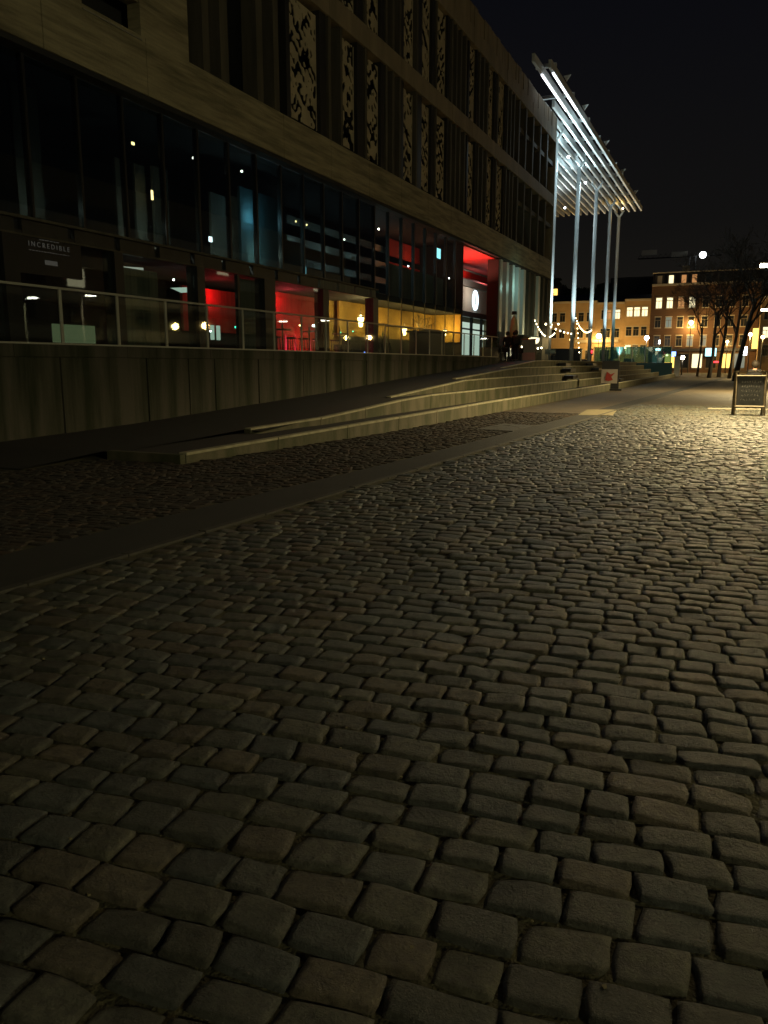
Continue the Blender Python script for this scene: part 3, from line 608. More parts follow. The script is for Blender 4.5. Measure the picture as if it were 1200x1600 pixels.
cf_ = [((-14.9, 73.5, 19.2), 700, (.62, .9, 1)), ((-15.1, 83.2, 19.0), 700, (.66, .9, 1)), ((-14.4, 105, 20.2), 90, (1, .62, .16)), ((-19, 93, 18.6), 500, (.8, .92, .95))]  # last light is an added fill whitening the far louvres
for p, W, c_ in cf_:
    q = cl(*p); light('canopy_light', 'POINT', q, W, c_, cn, .25); MB().ball((0, 0, 0), .11, 8).build('floodlight', M['e_white'] if c_[2] > .5 else M['e_warm'], cn).location = q
# unseen spot added to brighten the first pole from below
light('canopy_light', 'SPOT', cl(-13.9, 69.9, 2.0), 5200, (.72, .95, 1), cn, .1, (math.radians(180-6), math.radians(0), 0), 60, .6)
light('canopy_light', 'POINT', cl(-12.6, 68.5, 18.6), 420, (.7, .93, 1), cn, .3)
for y, W in ((81.9, 4200), (92.4, 3600), (102.6, 2600), (110, 2300)): light('canopy_light', 'SPOT', cl(-14.4, y-1.4, 2.0), W, (.7, .95, 1), cn, .1, (math.radians(180-5), 0, 0), 40, .6)  # unseen spots added to brighten the other poles

# ------------------------------------------------------------------ people
def person(x, y, z, H, rz, label, coat, trousers, pose=0, bag=False):
    t = thing('person', label, 'person', (x, y, z), rz); s = H/1.75
    def skin(name, m, verts, edges, radii):
        me = bpy.data.meshes.new(name); me.from_pydata([tuple(q*s for q in v) for v in verts], edges, []); me.materials.append(m)
        o = bpy.data.objects.new(name, me); C.objects.link(o); o.parent = t
        md = o.modifiers.new('skin', 'SKIN'); md.use_smooth_shade = True
        for i, r in enumerate(radii):
            rr = r if isinstance(r, tuple) else (r, r); me.skin_vertices[0].data[i].radius = (rr[0]*s, rr[1]*s)
        me.skin_vertices[0].data[0].use_root = True
        o.modifiers.new('sub', 'SUBSURF').levels = 1; return o
    st = .1 if pose else .02
    J = [(0, 0, .95), (0, 0, 1.2), (0, .01, 1.42), (0, .0, 1.53), (0, .02, 1.66),
         (.1, 0, .9), (.11, -st, .5), (.11, -st-.02, .08), (.12, -st+.12, .03), (-.1, 0, .9), (-.11, st, .5), (-.11, st+.04, .08), (-.12, st+.16, .03),
         (.19, 0, 1.42), (.24, -.02, 1.13), (.22, .1, .88), (-.19, 0, 1.42), (-.24, .0, 1.13), (-.2, .12, .9)]
    E = [(0, 1), (1, 2), (2, 3), (3, 4), (0, 5), (5, 6), (6, 7), (7, 8), (0, 9), (9, 10), (10, 11), (11, 12), (2, 13), (13, 14), (14, 15), (2, 16), (16, 17), (17, 18)]
    Rr = [.11, .1, .1, .055, .08, .085, .06, .045, .035, .075, .055, .04, .035, .05, .04, .03, .05, .04, .03]
    for hi, sx in ((15, 1), (18, -1)):
        b = Vector(J[hi])
        for k, (ox, l_) in enumerate(((-.03, .075), (-.01, .085), (.01, .08), (.03, .06))):
            J.append((b.x+ox, b.y+.02, b.z-.06)); J.append((b.x+ox, b.y+.035, b.z-.06-l_)); n = len(J); E += [(hi, n-2), (n-2, n-1)]; Rr += [.011, .009]
        J.append((b.x-.04*sx, b.y+.05, b.z-.06)); E.append((hi, len(J)-1)); Rr.append(.011)
    skin('body', M['skin'], J, E, Rr)
    skin('coat', coat, [J[i] for i in (0, 1, 2, 13, 14, 16, 17)]+[(0, 0, .72), (.225, .07, .93), (-.21, .09, .95), (0, -.01, 1.52)], [(0, 1), (1, 2), (2, 3), (3, 4), (2, 5), (5, 6), (0, 7), (4, 8), (6, 9), (2, 10)], [(.18, .15), (.165, .14), (.19, .14), .09, .07, .09, .07, (.2, .15), .055, .055, .085])
    skin('trousers', trousers, [J[i] for i in (0, 5, 6, 7, 9, 10, 11)], [(0, 1), (1, 2), (2, 3), (0, 4), (4, 5), (5, 6)], [.15, .1, .075, .065, .1, .075, .065])
    for i in (7, 11):
        a = J[i]; MB().box((a[0]-.05)*s, (a[1]-.07)*s, 0, (a[0]+.05)*s, (a[1]+.2)*s, .09*s).build('shoe', M['black'], t, bevel=.02)
    MB().ball((0, -.03*s, 1.70*s), .14*s, 12, 1.1).build('hair', M['hair'], t, True)
    MB().prism([(-.012*s, .105*s, 1.64*s), (.012*s, .105*s, 1.64*s), (0, .135*s, 1.645*s), (0, .11*s, 1.68*s)], (0, .004, 0)).build('nose', M['skin'], t)
    if bag: MB().box(-.17*s, -.32*s, 1.0*s, .17*s, -.14*s, 1.42*s).build('backpack', M['cloth'], t, bevel=.04)
person(-13.0, 48.2, TZ, 1.68, math.radians(200), 'person in dark coat standing left of the pair on the terrace', M['cloth'], M['cloth2'], 0)
person(-12.52, 48.3, TZ, 1.74, math.radians(20), 'person with dark backpack standing right of the pair on the terrace', M['cloth'], M['cloth'], 1, True)
person(-12.8, 49.0, TZ, 1.72, math.radians(90), 'person in black jacket half hidden behind the backpack wearer', M['cloth2'], M['cloth'], 0)
person(.52, 31.5, 0, 1.6, math.radians(10), 'person whose dark head shows above the chalkboard sign', M['cloth'], M['cloth2'], 1)
person(1.35, 33.5, 0, 1.68, math.radians(-80), 'person in black cut by the right edge behind the chalkboard', M['cloth'], M['cloth'], 1, True)

# ------------------------------------------------------------------ chalkboard A sign
ab = thing('pavement_sign', 'wooden framed chalkboard A sign standing on the cobbles at right', 'sign', (.36, 27.2, 0), math.radians(6))
for sgn, nm in ((-1, 1), (1, 1)):
    lean = .17*sgn
    def P(x, z, o=0): return (x, sgn*(.30-.24*z/1.32)+o*sgn, z)
    for x in (-.42, .42): MB().tube([P(x, 0), P(x, 1.3)], .034, 4).build('leg', M['wood'], ab)
    for z in (.27, 1.2): MB().tube([P(-.42, z), P(.42, z)], .034, 4).build('crossbar', M['wood'], ab)
    MB().prism([P(-.37, .3), P(.37, .3), P(.37, 1.17), P(-.37, 1.17)], (0, .012, 0)).build('chalkboard', M['chalk'], ab)
MB().box(-.48, -.09, 1.3, .48, .09, 1.34).build('top_board', M['wood'], ab)
mb = MB(); rr = random.Random(9)
for row in range(5):
    x = -.27
    while x < .26:
        w2 = rr.uniform(.02, .07); z = 1.02-row*.135; f = lambda zz: -(.30-.24*zz/1.32)-.012
        for _ in range(3):
            xa, xb, z1_, z2_ = x+rr.uniform(0, w2), x+rr.uniform(0, w2), z+rr.uniform(-.035, .035), z+rr.uniform(-.035, .035)
            mb.tube([(xa, f(z1_), z1_), (xb+.01, f(z2_), z2_)], .003, 4)
        x += w2+.03
mb.build('chalk_writing', M['chalkw'], ab)

# poster stands
ps = thing('poster_stand', 'black framed poster stand with white and red poster before the steps', 'poster stand', (-7.0, 49.5, 0), math.radians(12))
MB().box(-.5, -.12, .1, .5, .12, 1.75).build('frame', M['black'], ps, bevel=.02); MB().box(-.3, -.4, 0, .65, .35, .1).build('base', M['black'], ps)
MB().box(-.53, -.17, .42, .4, -.125, 1.25).build('poster', M['poster'], ps)
MB().prism([(-.3, -.175, .6), (-.1, -.175, .55), (.15, -.175, .62), (.05, -.175, .8), (.25, -.175, 1.05), (.0, -.175, .95), (-.2, -.175, 1.1), (-.28, -.175, .85)], (0, -.004, 0)).build('print', M['ink'], ps)
ps = thing('poster_stand', 'grey terrace panel with a pink poster at its foot beside the first pole', 'poster stand', (-12.6, 52, TZ), math.radians(10))
MB().box(-.42, -.05, .55, .42, .05, 1.35).build('panel', M['stuccoR'], ps); MB().box(-.46, -.06, 1.35, .46, .06, 1.42).build('cap', M['ink'], ps)
MB().box(-.4, -.1, .05, .42, -.06, .55).build('poster', M['pink'], ps); MB().box(-.42, -.05, 0, .42, .05, .55).build('base', M['stuccoR'], ps)

# kiosk box on the walkway
kb = thing('kiosk', 'dark box kiosk with overhanging lid on the walkway behind the railing', 'kiosk', (-13.65, 36.1, TZ+.1))
MB().box(-.5, -1.05, 0, .5, 1.05, 1.15).build('body', M['black'], kb, bevel=.02); MB().box(-.6, -1.25, 1.15, .6, 1.2, 1.23).build('lid', M['darkfin'], kb)
# cafe furniture on the terrace
def cafe_table(x, y, lab, h=.75):
    t = thing('cafe_table', lab, 'table', (x, y, TZ), group='cafe tables on the terrace')
    MB().lathe([(.01, h), (.36, h), (.36, h+.03), (.01, h+.03)], k=14).build('tabletop', M['black'], t); MB().tube([(0, 0, .03), (0, 0, h)], .03, 8).build('leg', M['black'], t); MB().lathe([(.01, 0), (.22, 0), (.2, .03), (.01, .03)], k=12).build('base', M['black'], t)
def chair(x, y, rz, lab):
    t = thing('cafe_chair', lab, 'chair', (x, y, TZ), rz, group='dark cafe chairs on the terrace')
    MB().box(-.2, -.2, .44, .2, .2, .47).build('seat', M['black'], t); MB().box(-.2, -.22, .5, .2, -.19, .85, rx=.1).build('backrest', M['black'], t)
    for a in (-.18, .18):
        for b in (-.18, .18): MB().tube([(a, b, 0), (a, b, .44)], .013, 5).build('leg', M['black'], t)
for i, (x, y, l) in enumerate(((-13.0, 46.9, 'dark round cafe table nearest the entrance'), (-13.0, 50.6, 'dark cafe table between the entrance and the poster panel'), (-13.2, 54.5, 'dark cafe table under the string lights'), (-12.6, 58.5, 'farthest dark cafe table near the first pole'))):
    cafe_table(x, y, l)
    for k, (dx, dy, r_) in enumerate(((0, -.6, 0), (0, .6, PI))): chair(x+dx, y+dy, r_, 'cafe chair %s of the %s' % (('in front', 'behind')[k], l.replace('dark ', '')))
pl = thing('planter', 'dark planter box with low shrubs before the entrance doors', 'planter', (-13.3, 45.6, TZ))
MB().box(-.35, -.9, 0, .35, .9, .75).build('trough', M['black'], pl, bevel=.02)
mb = MB(); rr = random.Random(4)
for _ in range(500):
    p = Vector((rr.uniform(-.3, .3), rr.uniform(-.85, .85), .75+rr.random()**1.5*.5)); d = Vector((rr.gauss(0, 1), rr.gauss(0, 1), rr.gauss(0, 1))).normalized()*.05; e2 = d.orthogonal().normalized()*.025
    mb.poly([p-d, p+e2, p+d, p-e2])
mb.build('shrub', M['leaf'], pl)
pr = thing('closed_parasol', 'closed cream parasol standing in front of the pale fins', 'parasol', (-13.1, 50.0, TZ))
MB().tube([(0, 0, 0), (0, 0, 2.9)], .03, 8).build('pole', M['galv'], pr); MB().lathe([(.05, .9), (.26, 1.1), (.28, 1.7), (.2, 2.5), (.02, 2.85)], k=10).build('canopy', M['parasol'], pr, True); MB().lathe([(.01, 0), (.3, 0), (.3, .08), (.01, .1)], k=12).build('base', M['black'], pr)
MB().lathe([(.01, 0), (.18, 0), (.15, .2), (.01, .2)], k=8).build('finial', M['black'], pr).location = (0, 0, 2.85)
# furniture and branches behind the glass
def inside_table(x, y, lab):
    t = thing('bar_table', lab, 'table', (x, y, TZ)); MB().lathe([(.01, 1.02), (.33, 1.02), (.33, 1.06), (.01, 1.06)], k=14).build('tabletop', M['wood'], t); MB().tube([(0, 0, .02), (0, 0, 1.02)], .03, 8).build('leg', M['black'], t); MB().lathe([(.01, 0), (.24, 0), (.2, .03), (.01, .03)], k=12).build('base', M['black'], t)
    MB().lathe([(.03, 1.061), (.035, 1.2), (.012, 1.25), (.012, 1.33)], k=8).build('bottle', M['tglass'], t)
def stool(x, y, lab):
    t = thing('bar_stool', lab, 'stool', (x, y, TZ)); MB().lathe([(.01, .72), (.19, .72), (.19, .78), (.01, .79)], k=12).build('seat', M['black'], t)
    for a, b in ((.15, .15), (-.15, .15), (.15, -.15), (-.15, -.15)): MB().tube([(a, b, 0), (a*.6, b*.6, .72)], .014, 5).build('leg', M['black'], t)
for y, lab in ((25.6, 'tall bar table in the near half of the red lit room'), (27.6, 'tall bar table in the far half of the red lit room'), (30.2, 'tall bar table in the amber room left of the bright lantern'), (34.6, 'tall bar table behind glass left of the dark kiosk'), (40.6, 'tall bar table behind glass near the entrance')):
    inside_table(-15.3, y, lab)
    for dy, w2 in ((-.55, 'left'), (.55, 'right')): stool(-15.25, y+dy, 'black stool %s of the %s' % (w2, lab.replace('tall ', '')))
pt = thing('shadow_branch_tree', 'bare potted tree added to stand in for branch shadows on the ochre wall behind glass', 'potted tree', (-15.15, 39.2, TZ))  # added tree whose branches stand in for shadows on the ochre wall
MB().lathe([(.2, 0), (.26, .5), (.22, .5), (.01, .45)], k=12).build('pot', M['black'], pt)
mb = MB(); rr = random.Random(12)
def twig(p, d, l, r_, n_):
    e_ = p+d*l; mb.tube([p, p.lerp(e_, .5)+Vector((rr.gauss(0, .02), rr.gauss(0, .04), rr.gauss(0, .03))), e_], [r_, r_*.85, r_*.65], 5, False)
    if n_:
        for _ in range(3): twig(p.lerp(e_, rr.uniform(.6, 1)), (d+Vector((rr.gauss(0, .15), rr.gauss(0, .75), rr.gauss(0, .3)))).normalized(), l*.72, r_*.6, n_-1)
twig(Vector((0, 0, .4)), Vector((0, .05, 1)).normalized(), .95, .035, 4); mb.build('branches', M['bark'], pt)
# festoon strings
def festoon(a, b, n, sag, label, W, r=.075):
    a, b = Vector(a), Vector(b); t = thing('string_lights', label, 'string lights', tuple(a)); pts = []
    for i in range(n*2+1):
        q = i/(n*2); p = (b-a)*q; p.z -= sag*4*q*(1-q); pts.append(p)
    MB().tube(pts, .012, 4).build('cable', M['black'], t)
    for p in pts[1::2]: MB().ball((0, 0, 0), r*.6, 8, 1.15).build('bulb', M['e_bulb'], t).location = (p.x, p.y, p.z-.1)
    light('string_light', 'POINT', tuple((b-a)*.5+Vector((0, 0, -sag-.3))), W, (1, .85, .5), t, .4)
festoon((-13.3, 56.2, 4.75), (-14.9, 70.9, 4.35), 16, .75, 'dense sagging string of white bulbs between the fins and the first pole', 45)
festoon((-13.2, 58.5, 4.6), (-15.4, 81.7, 4.6), 7, .15, 'straight row of large white bulbs reaching to the second pole', 30, .11)
festoon((-15.3, 82, 6.3), (-15.3, 92.3, 5.4), 15, .8, 'bright sagging string of bulbs between the second and third poles', 45, .09)
festoon((-15.3, 83, 5.9), (-15.1, 84.2, 2.6), 7, .0, 'short hanging string of bulbs dropping beside the second pole', 6, .09)
festoon((-16.6, 72.5, 5.2), (-16.4, 81.0, 5.6), 3, .1, 'short string of three big bulbs right of the first pole', 15, .14)
festoon((-13.6, 51.2, 3.0), (-13.9, 62, 2.9), 8, .2, 'low string of warm bulbs over the terrace tables', 14, .1)
# terrace glass pavilion / planters
bx_ = thing('service_box', 'long dark storage box on the terrace behind the second pole', 'storage box', (-17.2, 88, TZ)); MB().box(-1.6, -.4, 0, 1.6, .4, 1.35).build('body', M['black'], bx_, bevel=.03); MB().box(-1.7, -.45, 1.35, 1.7, .45, 1.45).build('lid', M['darkfin'], bx_)

# teal glass screen at the step end
gs = thing('glass_screen', 'teal glass screen closing the far end of the terrace steps', 'glass screen', (-8, 109, 0))
for i in range(6): MB().box(-1.6*i-1.55, -.03, TZ+.02, -1.6*i-.02, .03, 3.75).build('glass_pane', M['gglass'], gs)
for o_ in gs.children:
    if o_.name.startswith('glass_pane'): pass
light('screen_light', 'POINT', (-4, -3.0, 4.5), 35, (.6, 1, .9), gs, .3)
for i in range(7): MB().box(-1.6*i-.02-.03, -.05, TZ-.2, -1.6*i+.03, .05, 3.8).build('post', M['galv'], gs)
MB().prism([(-9.6, -.05, TZ), (-9.6, -.05, 1.2), (-5.0, -.05, .5), (-1.0, -.05, .0), (.2, -.05, 0), (.2, -.05, TZ)], (0, .1, 0)).build('panel', M['tglass'], gs)
pb = thing('gate_pillar', 'pale stone pillar at the right end of the teal glass screen', 'pillar', (-7.2, 109, 0)); MB().box(-.35, -.3, 0, .35, .3, 2.4).build('shaft', M['trim'], pb, bevel=.02); MB().box(-.42, -.37, 2.4, .42, .37, 2.55).build('cap', M['trim'], pb)

# ------------------------------------------------------------------ trees
def tree(x, y, H, lean, seed, label, r0=.19, dens=1.):
    r = random.Random(seed); t = thing('plane_tree', label, 'tree', (x, y, 0), group='bare trees at the far side of the square')
    tr = MB(); br = MB(); tw = MB(); top = Vector((lean*H*.55, 0, H*.5))
    tr.tube([(0, 0, -.1), tuple(top*.3+Vector((r.gauss(0, .05), 0, 0))), tuple(top*.7+Vector((r.gauss(0, .1), 0, 0))), tuple(top)], [r0*1.25, r0, r0*.82, r0*.62], 8)
    def grow(p, d, l, rad, dep):
        q = p+d*l*.5+Vector((r.gauss(0, .05), r.gauss(0, .05), 0))*l; e_ = p+d*l+Vector((r.gauss(0, .08), r.gauss(0, .08), r.gauss(0, .05)))*l
        (br if dep < 3 else tw).tube([p, q, e_], [max(rad, .012), max(rad*.8, .011), max(rad*.6, .01)], 5 if dep < 2 else 3, False)
        if dep >= 5: return
        for _ in range(r.choice((2, 3, 3)) if dep < 4 else 4):
            nd = (d+Vector((r.gauss(0, .55), r.gauss(0, .55), r.gauss(.12, .35)))).normalized(); grow(p.lerp(e_, r.uniform(.5, 1)) if dep else e_, nd, l*r.uniform(.6, .82), rad*.58, dep+1)
    for k in range(6):
        a = r.uniform(0, 6.28); d = Vector((math.cos(a)*.55+lean, math.sin(a)*.55, 1)).normalized(); grow(top*(.62+.07*k), d, H*.19, r0*.5, 0)
    tr.build('trunk', M['bark'], t, True); br.build('branches', M['bark'], t); o = tw.build('twigs', M['bark'], t); o['kind'] = 'stuff'
for a in ((-4.9, 112, 13, .03, 1, 'slim bare tree nearest the pale pillar', .12), (-3.1, 100, 15, .06, 2, 'leaning bare tree left of the cyan shop window'), (-2.2, 106, 15, .05, 3, 'bare tree directly in front of the cyan shop window'), (-.9, 97, 15, .07, 4, 'bare tree between the cyan shop and the large leaning tree', .17), (-.3, 83, 15, .16, 5, 'thickest leaning bare tree left of the chalkboard sign', .22)):
    tree(*a)
# dark wooded mass behind the terrace houses
rr = random.Random(6)
for i, (x, y, w_, h) in enumerate(((-42, 190, 7, 21), (-36, 195, 6, 19), (-30, 198, 6, 20), (-24, 200, 5, 21))):
    t = thing('evergreen_tree', 'dark evergreen crown rising behind the %s' % ('leftmost terraced roof', 'roof between the first two poles', 'roof behind the third pole', 'roof behind the last pole')[i], 'tree', (x, y, 0))
    mb = MB()
    for _ in range(2600):
        a, b = rr.uniform(0, 6.28), rr.random()**.5; q = rr.random(); R_ = w_*(.35+.65*math.sin(PI*min(1, q*.95+.1)))*b*(1+.25*math.sin(3*a+i))
        p = Vector((R_*math.cos(a), R_*math.sin(a), h*.35+q*h*.65)); d = Vector((rr.gauss(0, 1), rr.gauss(0, 1), rr.gauss(0, 1))).normalized()*.45; e2 = d.orthogonal().normalized()*.3
        mb.poly([p-d, p+e2, p+d, p-e2])
    o = mb.build('crown', M['leaf'], t); MB().tube([(0, 0, 0), (0, 0, h*.6)], [.5, .25], 8).build('trunk', M['bark'], t)

# ------------------------------------------------------------------ far houses
def window(t, x, yf, z, w_, h, m, arch=False, trim=True):
    f = MB()
    if trim: f.box(x-w_/2-.14, yf-.1, z-.18, x+w_/2+.14, yf+.05, z-.02); f.box(x-w_/2-.12, yf-.08, z+h+.02, x+w_/2+.12, yf+.05, z+h+.2)
    f.box(x-w_/2-.06, yf-.04, z-.02, x-w_/2, yf+.05, z+h); f.box(x+w_/2, yf-.04, z-.02, x+w_/2+.06, yf+.05, z+h)
    fr = f.build('window', M['trim'], t)
    MB().box(x-w_/2, yf-.012, z-.015, x+w_/2, yf-.006, z+h+.015).build('pane', m, fr)
    MB().box(x-.035, yf-.03, z, x+.035, yf-.015, z+h*.7).box(x-w_/2, yf-.034, z+h*.68, x+w_/2, yf-.0152, z+h*.74).build('glazing_bar', M['wood'], fr)
def house(x0, x1, y, H, m, label, rows, cols, lit, roof=2.2, wh=1.7, ww=1.05, cornice=True, mans=False):
    t = thing('terraced_house', label, 'house')
    MB().box(x0+.01, y, 0, x1-.01, y+10, H).build('wall', m, t)
    if cornice: MB().box(x0+.02, y-.35, H-.05, x1-.02, y+.1, H+.35).build('cornice', M['trim'], t)
    if mans: MB().prism([(x0, y+.1, H+.35), (x0+.1, y+.9, H+roof), (x0+.1, y+9, H+roof), (x0, y+10, H+.35)], (x1-x0, 0, 0)).build('roof', M['slate'], t)
    else: MB().prism([(x0, y, H+.34), (x0, y+5, H+roof), (x0, y+10, H+.34)], (x1-x0, 0, 0)).build('roof', M['slate'], t)
    for ri, z in enumerate(rows):
        for ci, x in enumerate(cols): window(t, x, y, z, ww, wh, lit.get((ri, ci), M['pane']))
    return t
W1, W2, W3 = M['e_win'], M['e_win2'], M['e_win3']
h1 = house(-37.5, -27.3, 170, 13.9, M['ochre'], 'long ochre terraced house with dark arched windows left of the canopy poles', (10.2, 6.9, 2.6), [-36, -34.3, -32, -30.5, -28.8], {}, 2)
h2 = house(-27.3, -21.9, 170.02, 13.5, M['ochre'], 'ochre terraced house with two lit top windows behind the last poles', (10.6, 6.9, 2.6), [-25.9, -24.9-.2, -23.3], {(0, 1): W2, (0, 2): W1}, 1.8)
h3 = house(-21.9, -16.9, 170.04, 14.0, M['ochre'], 'ochre terraced house with three lit top windows beside the brick block', (11.0, 7.2, 3.6), [-20.9, -19.5, -18.0], {(0, 0): W1, (0, 1): W1, (0, 2): W1, (2, 0): W1}, 1.6)
MB().box(-31.5, 169.6, 5.9, -22.8, 169.98, 6.5).build('shop_cornice', M['trim'], h1)
h4 = house(-15.9, 2.6, 160, 15.8, M['brick'], 'tall brick corner block with mansard roof and lit upper windows', (11.8, 8.3, 4.9), [-14.5, -12.6, -10.6, -8.7, -6.4, -4.2, -2, .2], {(0, 0): W1, (0, 1): W1, (0, 2): W2, (0, 3): W1, (1, 1): W3, (2, 3): W3, (2, 4): W3}, 2.3, 1.8, 1.0, mans=True)
for i, x in enumerate((-14.6, -12.6, -10.4, -8.6, -6.2, -4)):
    d = MB().box(x-.75, 159.95, 16.15, x+.75, 161, 17.75).build('dormer', M['slate'], h4); MB().box(x-.4, 159.9, 16.2, x+.4, 159.94, 17.6).build('pane', (M['trim'], W1, W2, W2, M['pane'], M['pane'])[i], d)
MB().box(-10.9, 162, 18, -9.7, 163.2, 19.4).build('chimney', M['trim'], h4); MB().box(-15.9, 159.7, 18.05, 2.6, 160.4, 18.2).build('roof_trim', M['trim'], h4)
for i, x in enumerate((-14.2, -12, -9.6, -7.2, -4.8, -2.4, 0)): f_ = MB().box(x-.95, 159.85, .6, x+.95, 159.99, 3.6).build('shop_window', M['wood'], h4); MB().box(x-.85, 159.8, .9, x+.85, 159.84, 3.4).build('pane', (W3, M['e_amb'], M['pane'], W1, M['pane'], M['e_amb'], W3)[i], f_)
MB().box(-15.5, 159.3, 3.9, 2.4, 159.9, 4.4).build('shop_fascia', M['slate'], h4)
house(2.7, 9, 152, 12.5, M['ochre'], 'amber lit house at the far right behind the chalkboard', (9, 6, 3), [3.8, 5.6, 7.6], {(1, 0): W1, (2, 1): W1}, 2)
for x0, x1, h, lab in ((-48, -37.6, 13, 'dark house seen left of the terraced row'), ): house(x0, x1, 171, h, M['brick'], lab, (9, 5), [-46, -43, -40], {}, 2)
t = thing('hill_house', 'dark building block rising behind the terraced roofs with one amber window', 'building'); MB().box(-27, 184, 0, -16.5, 196, 20).build('wall', M['slate'], t); MB().box(-44, 186, 0, -38, 196, 19).build('wall', M['slate'], t)
MB().box(-38.9-.9, 185.9, 16.9, -38.9+.0, 185.95, 18.3).build('window', M['e_amb'], t)
# shops, signs
def sign(x, y, z, w_, h, m, label, nm='lit_sign', cat='lit sign'):
    t = thing(nm, label, cat, (x, y, z)); MB().box(-w_/2, 0, -h/2, w_/2, .15, h/2).build('housing', M['black'], t); MB().box(-w_/2+.03, -.04, -h/2+.03, w_/2-.03, -.01, h/2-.03).build('face', m, t)
sign(-4.9, 158.9, 3.7, 1.9, 1.5, M['e_cyan'], 'cyan lit shop window between the tree trunks'); sign(-11.3, 158.9, 3.4, .9, .9, M['e_blue'], 'blue glowing shop sign above the teal screen')
sign(-13.9, 158.9, 5.6, .35, .7, M['e_white'], 'small upright white sign on the brick block'); sign(-13.9, 157, 4.2, .9, .45, M['e_white'], 'flat white glowing shop lamp above the teal screen')
sign(.5, 140, 3.6, 1.0, 1.4, M['e_white'], 'white glowing shop window behind the chalkboard'); sign(2.0, 140, 5.5, .9, 3.2, M['e_amb'], 'tall amber lit doorway at the far right'); sign(-3.4, 140, 1.9, .8, .3, M['e_red'], 'red lit sign low between the tree trunks')
def lamp_post(x, y, H, W, col, m, label, r=.28):
    t = thing('lamp_post', label, 'lamp post', (x, y, 0)); MB().tube([(0, 0, 0), (0, 0, H)], [.1, .06], 8).build('pole', M['black'], t); MB().ball((0, 0, H+r), r, 10).build('globe', m, t, True); MB().lathe([(r*.9, 0), (r*.4, r*.5), (.01, r*.6)], (0, 0, H+2*r), 8).build('cap', M['black'], t)
    light('lamp_light', 'POINT', (0, -.1, H+r-.5), W, col, t, .3)
AM = (1, .63, .2)
lamp_post(-8.6, 158.7, 8.6, 2000, AM, M['e_warm'], 'amber lamp post glowing against the brick block', .4)
lamp_post(-26.5, 168.4, 6.6, 2600, AM, M['e_warm'], 'amber lamp post glowing in front of the ochre terrace', .55)
lamp_post(-14.9, 146, 5.6, 1500, (1, .8, .6), M['e_lamp'], 'white globe lamp left of the brick block', .38)
lamp_post(1.2, 132, 5.6, 2500, AM, M['e_warm'], 'amber globe lamp left of a pair behind the chalkboard'); lamp_post(2.9, 132, 5.2, 500, AM, M['e_warm'], 'amber globe lamp right of a pair behind the chalkboard')
lamp_post(-7.6, 125, 2.2, 150, (1, .85, .6), M['e_lamp'], 'low white globe lamp beside the pale pillar', .3)
lamp_post(-20.5, 163, 4.5, 3200, AM, M['e_warm'], 'small added amber fill lamp near the brick block corner', .2)  # this and the next two are fill lamps added to brighten the houses
lamp_post(-30.5, 160, 6.0, 2200, AM, M['e_warm'], 'added amber fill lamp in front of the arched windows left of the poles', .25)
lamp_post(-2.2, 155, 5.2, 2200, AM, M['e_warm'], 'added amber fill lamp behind the tree trunks', .25)
# traffic light
tl = thing('traffic_light', 'traffic light showing red behind the terrace', 'traffic light', (-21.8, 132, 0))
MB().tube([(0, 0, 0), (0, 0, 3.2)], .07, 8).build('pole', M['black'], tl); MB().box(-.25, -.15, 2.9, .25, .15, 4.0).build('housing', M['black'], tl); MB().ball((0, 0, 0), .24, 10).build('red_lens', M['e_red'], tl).location = (0, -.2, 3.5)
light('lamp_light', 'POINT', (0, -.5, 3.5), 40, (1, .03, .05), tl, .2)
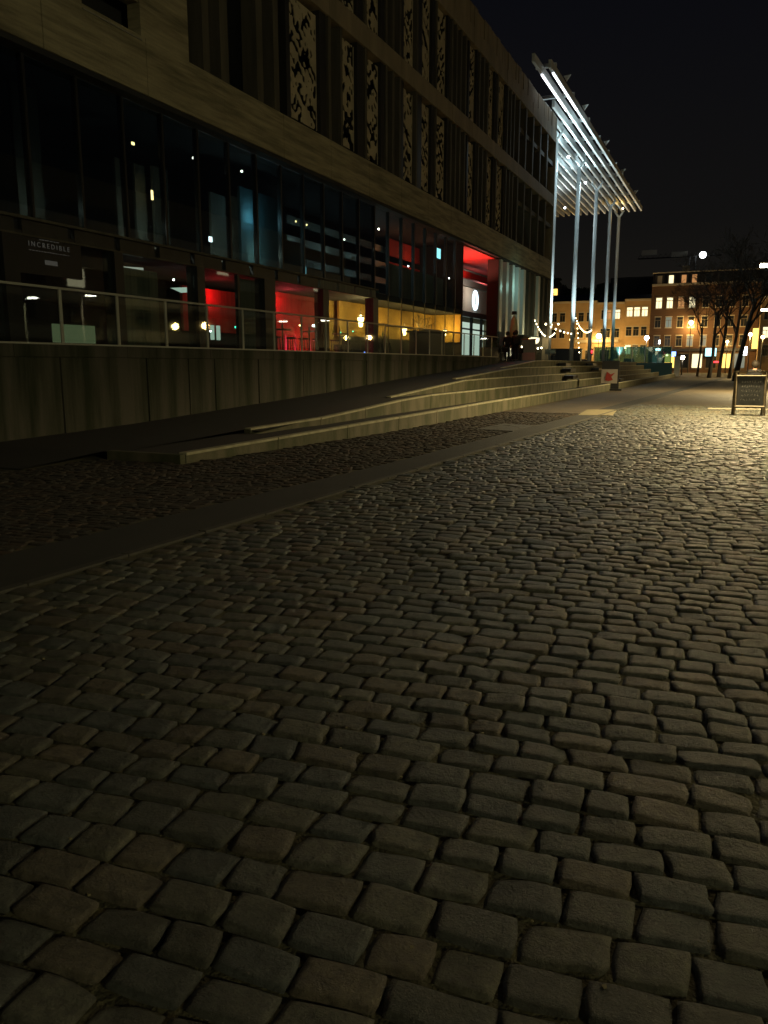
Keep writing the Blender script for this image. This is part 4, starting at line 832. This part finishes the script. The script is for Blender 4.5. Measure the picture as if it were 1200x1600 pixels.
# cars
def car(x, y, rz, m, label, z=0):
    t = thing('parked_car', label, 'car', (x, y, z), rz)
    MB().prism([(-2.1, -.85, .3), (2.1, -.85, .3), (2.15, -.85, .7), (1.3, -.85, .92), (-2.0, -.85, .95), (-2.15, -.85, .7)], (0, 1.7, 0)).build('body', m, t, bevel=.06)
    MB().prism([(-1.7, -.75, .95), (1.2, -.75, .92), (.5, -.7, 1.45), (-1.2, -.7, 1.45)], (0, 1.5, 0)).build('cabin', M['pane'], t, bevel=.05)
    for a in (-1.35, 1.35):
        for b in (-.86, .72): MB().tube([(a, b, .32), (a, b+.16, .32)], .32, 14).build('wheel', M['black'], t)
    for b in (-.6, .6): MB().ball((2.14, b, .62), .11, 8).build('headlight', M['e_lamp'], t); MB().ball((-2.14, b, .72), .08, 8).build('tail_light', M['e_red'], t)
car(-18.6, 128, math.radians(-75), M['white'], 'white car with lit headlights beyond the teal screen', .9); car(-15.2, 126, math.radians(-80), M['white'], 'pale car with headlights right of the other car', .9); car(-23.5, 134, math.radians(10), M['stuccoR'], 'pale parked car behind the second pole', .9)
# tower crane
tcx = thing('tower_crane', 'dark tower crane with a floodlight behind the brick block', 'crane', (-11.4, 200, 0))
mb = MB()
for a in (-.6, .6):
    for b in (-.6, .6): mb.tube([(a, b, 0), (a, b, 25.5)], .07, 4)
for k in range(22): mb.tube([(-.6, -.6, k*1.15), (.6, -.6, k*1.15+1.15)], .045, 4)
mb.build('mast', M['black'], tcx)
mb = MB()
for b in (-.5, .5): mb.tube([(-12, b, 25.6), (6, b, 25.6)], .07, 4)
for k in range(16): mb.tube([(-12+k*1.1, -.5, 25.6), (-11.4+k*1.1, 0, 26.5)], .04, 4); mb.tube([(-11.4+k*1.1, 0, 26.5), (-10.9+k*1.1, -.5, 25.6)], .04, 4)
mb.build('jib', M['black'], tcx)
for a, z in ((-11.2, 26.3), (-4.6, 25.6)): MB().box(a, -.7, z, a+3.4, -.6, z+1.1).build('panel', M['stuccoR'], tcx)
light('crane_light', 'POINT', (-6, -8, 24), 60, (1, .95, .85), tcx, .3)
MB().ball((0, 0, 0), .72, 12).build('floodlight', M['e_white'], tcx, True).location = (2.1, -.9, 25.7)

# ------------------------------------------------------------------ buildings over the square (seen only in the glass)
ob = thing('apartment_block', 'pale banded apartment block across the square seen in reflections', 'building')
MB().box(26, -10, 0, 38, 110, 18).build('wall', M['farwall'], ob)
for z in (3.6, 6.8, 10, 13.2): MB().box(25.2, -10, z, 25.995, 110, z+1.0).build('balcony', M['stuccoR'], ob)
rr = random.Random(8)
for k in range(26):
    for z in (1.2, 4.9, 8.1, 11.3):
        MB().box(25.9, -8+k*4.5, z+.2, 25.98, -6+k*4.5, z+1.8).build('window', W1 if rr.random() < .08 else M['pane'], ob)
for y in (62, 98): light('lamp_light', 'POINT', (20, y, 5), 500, AM, ob, .3)
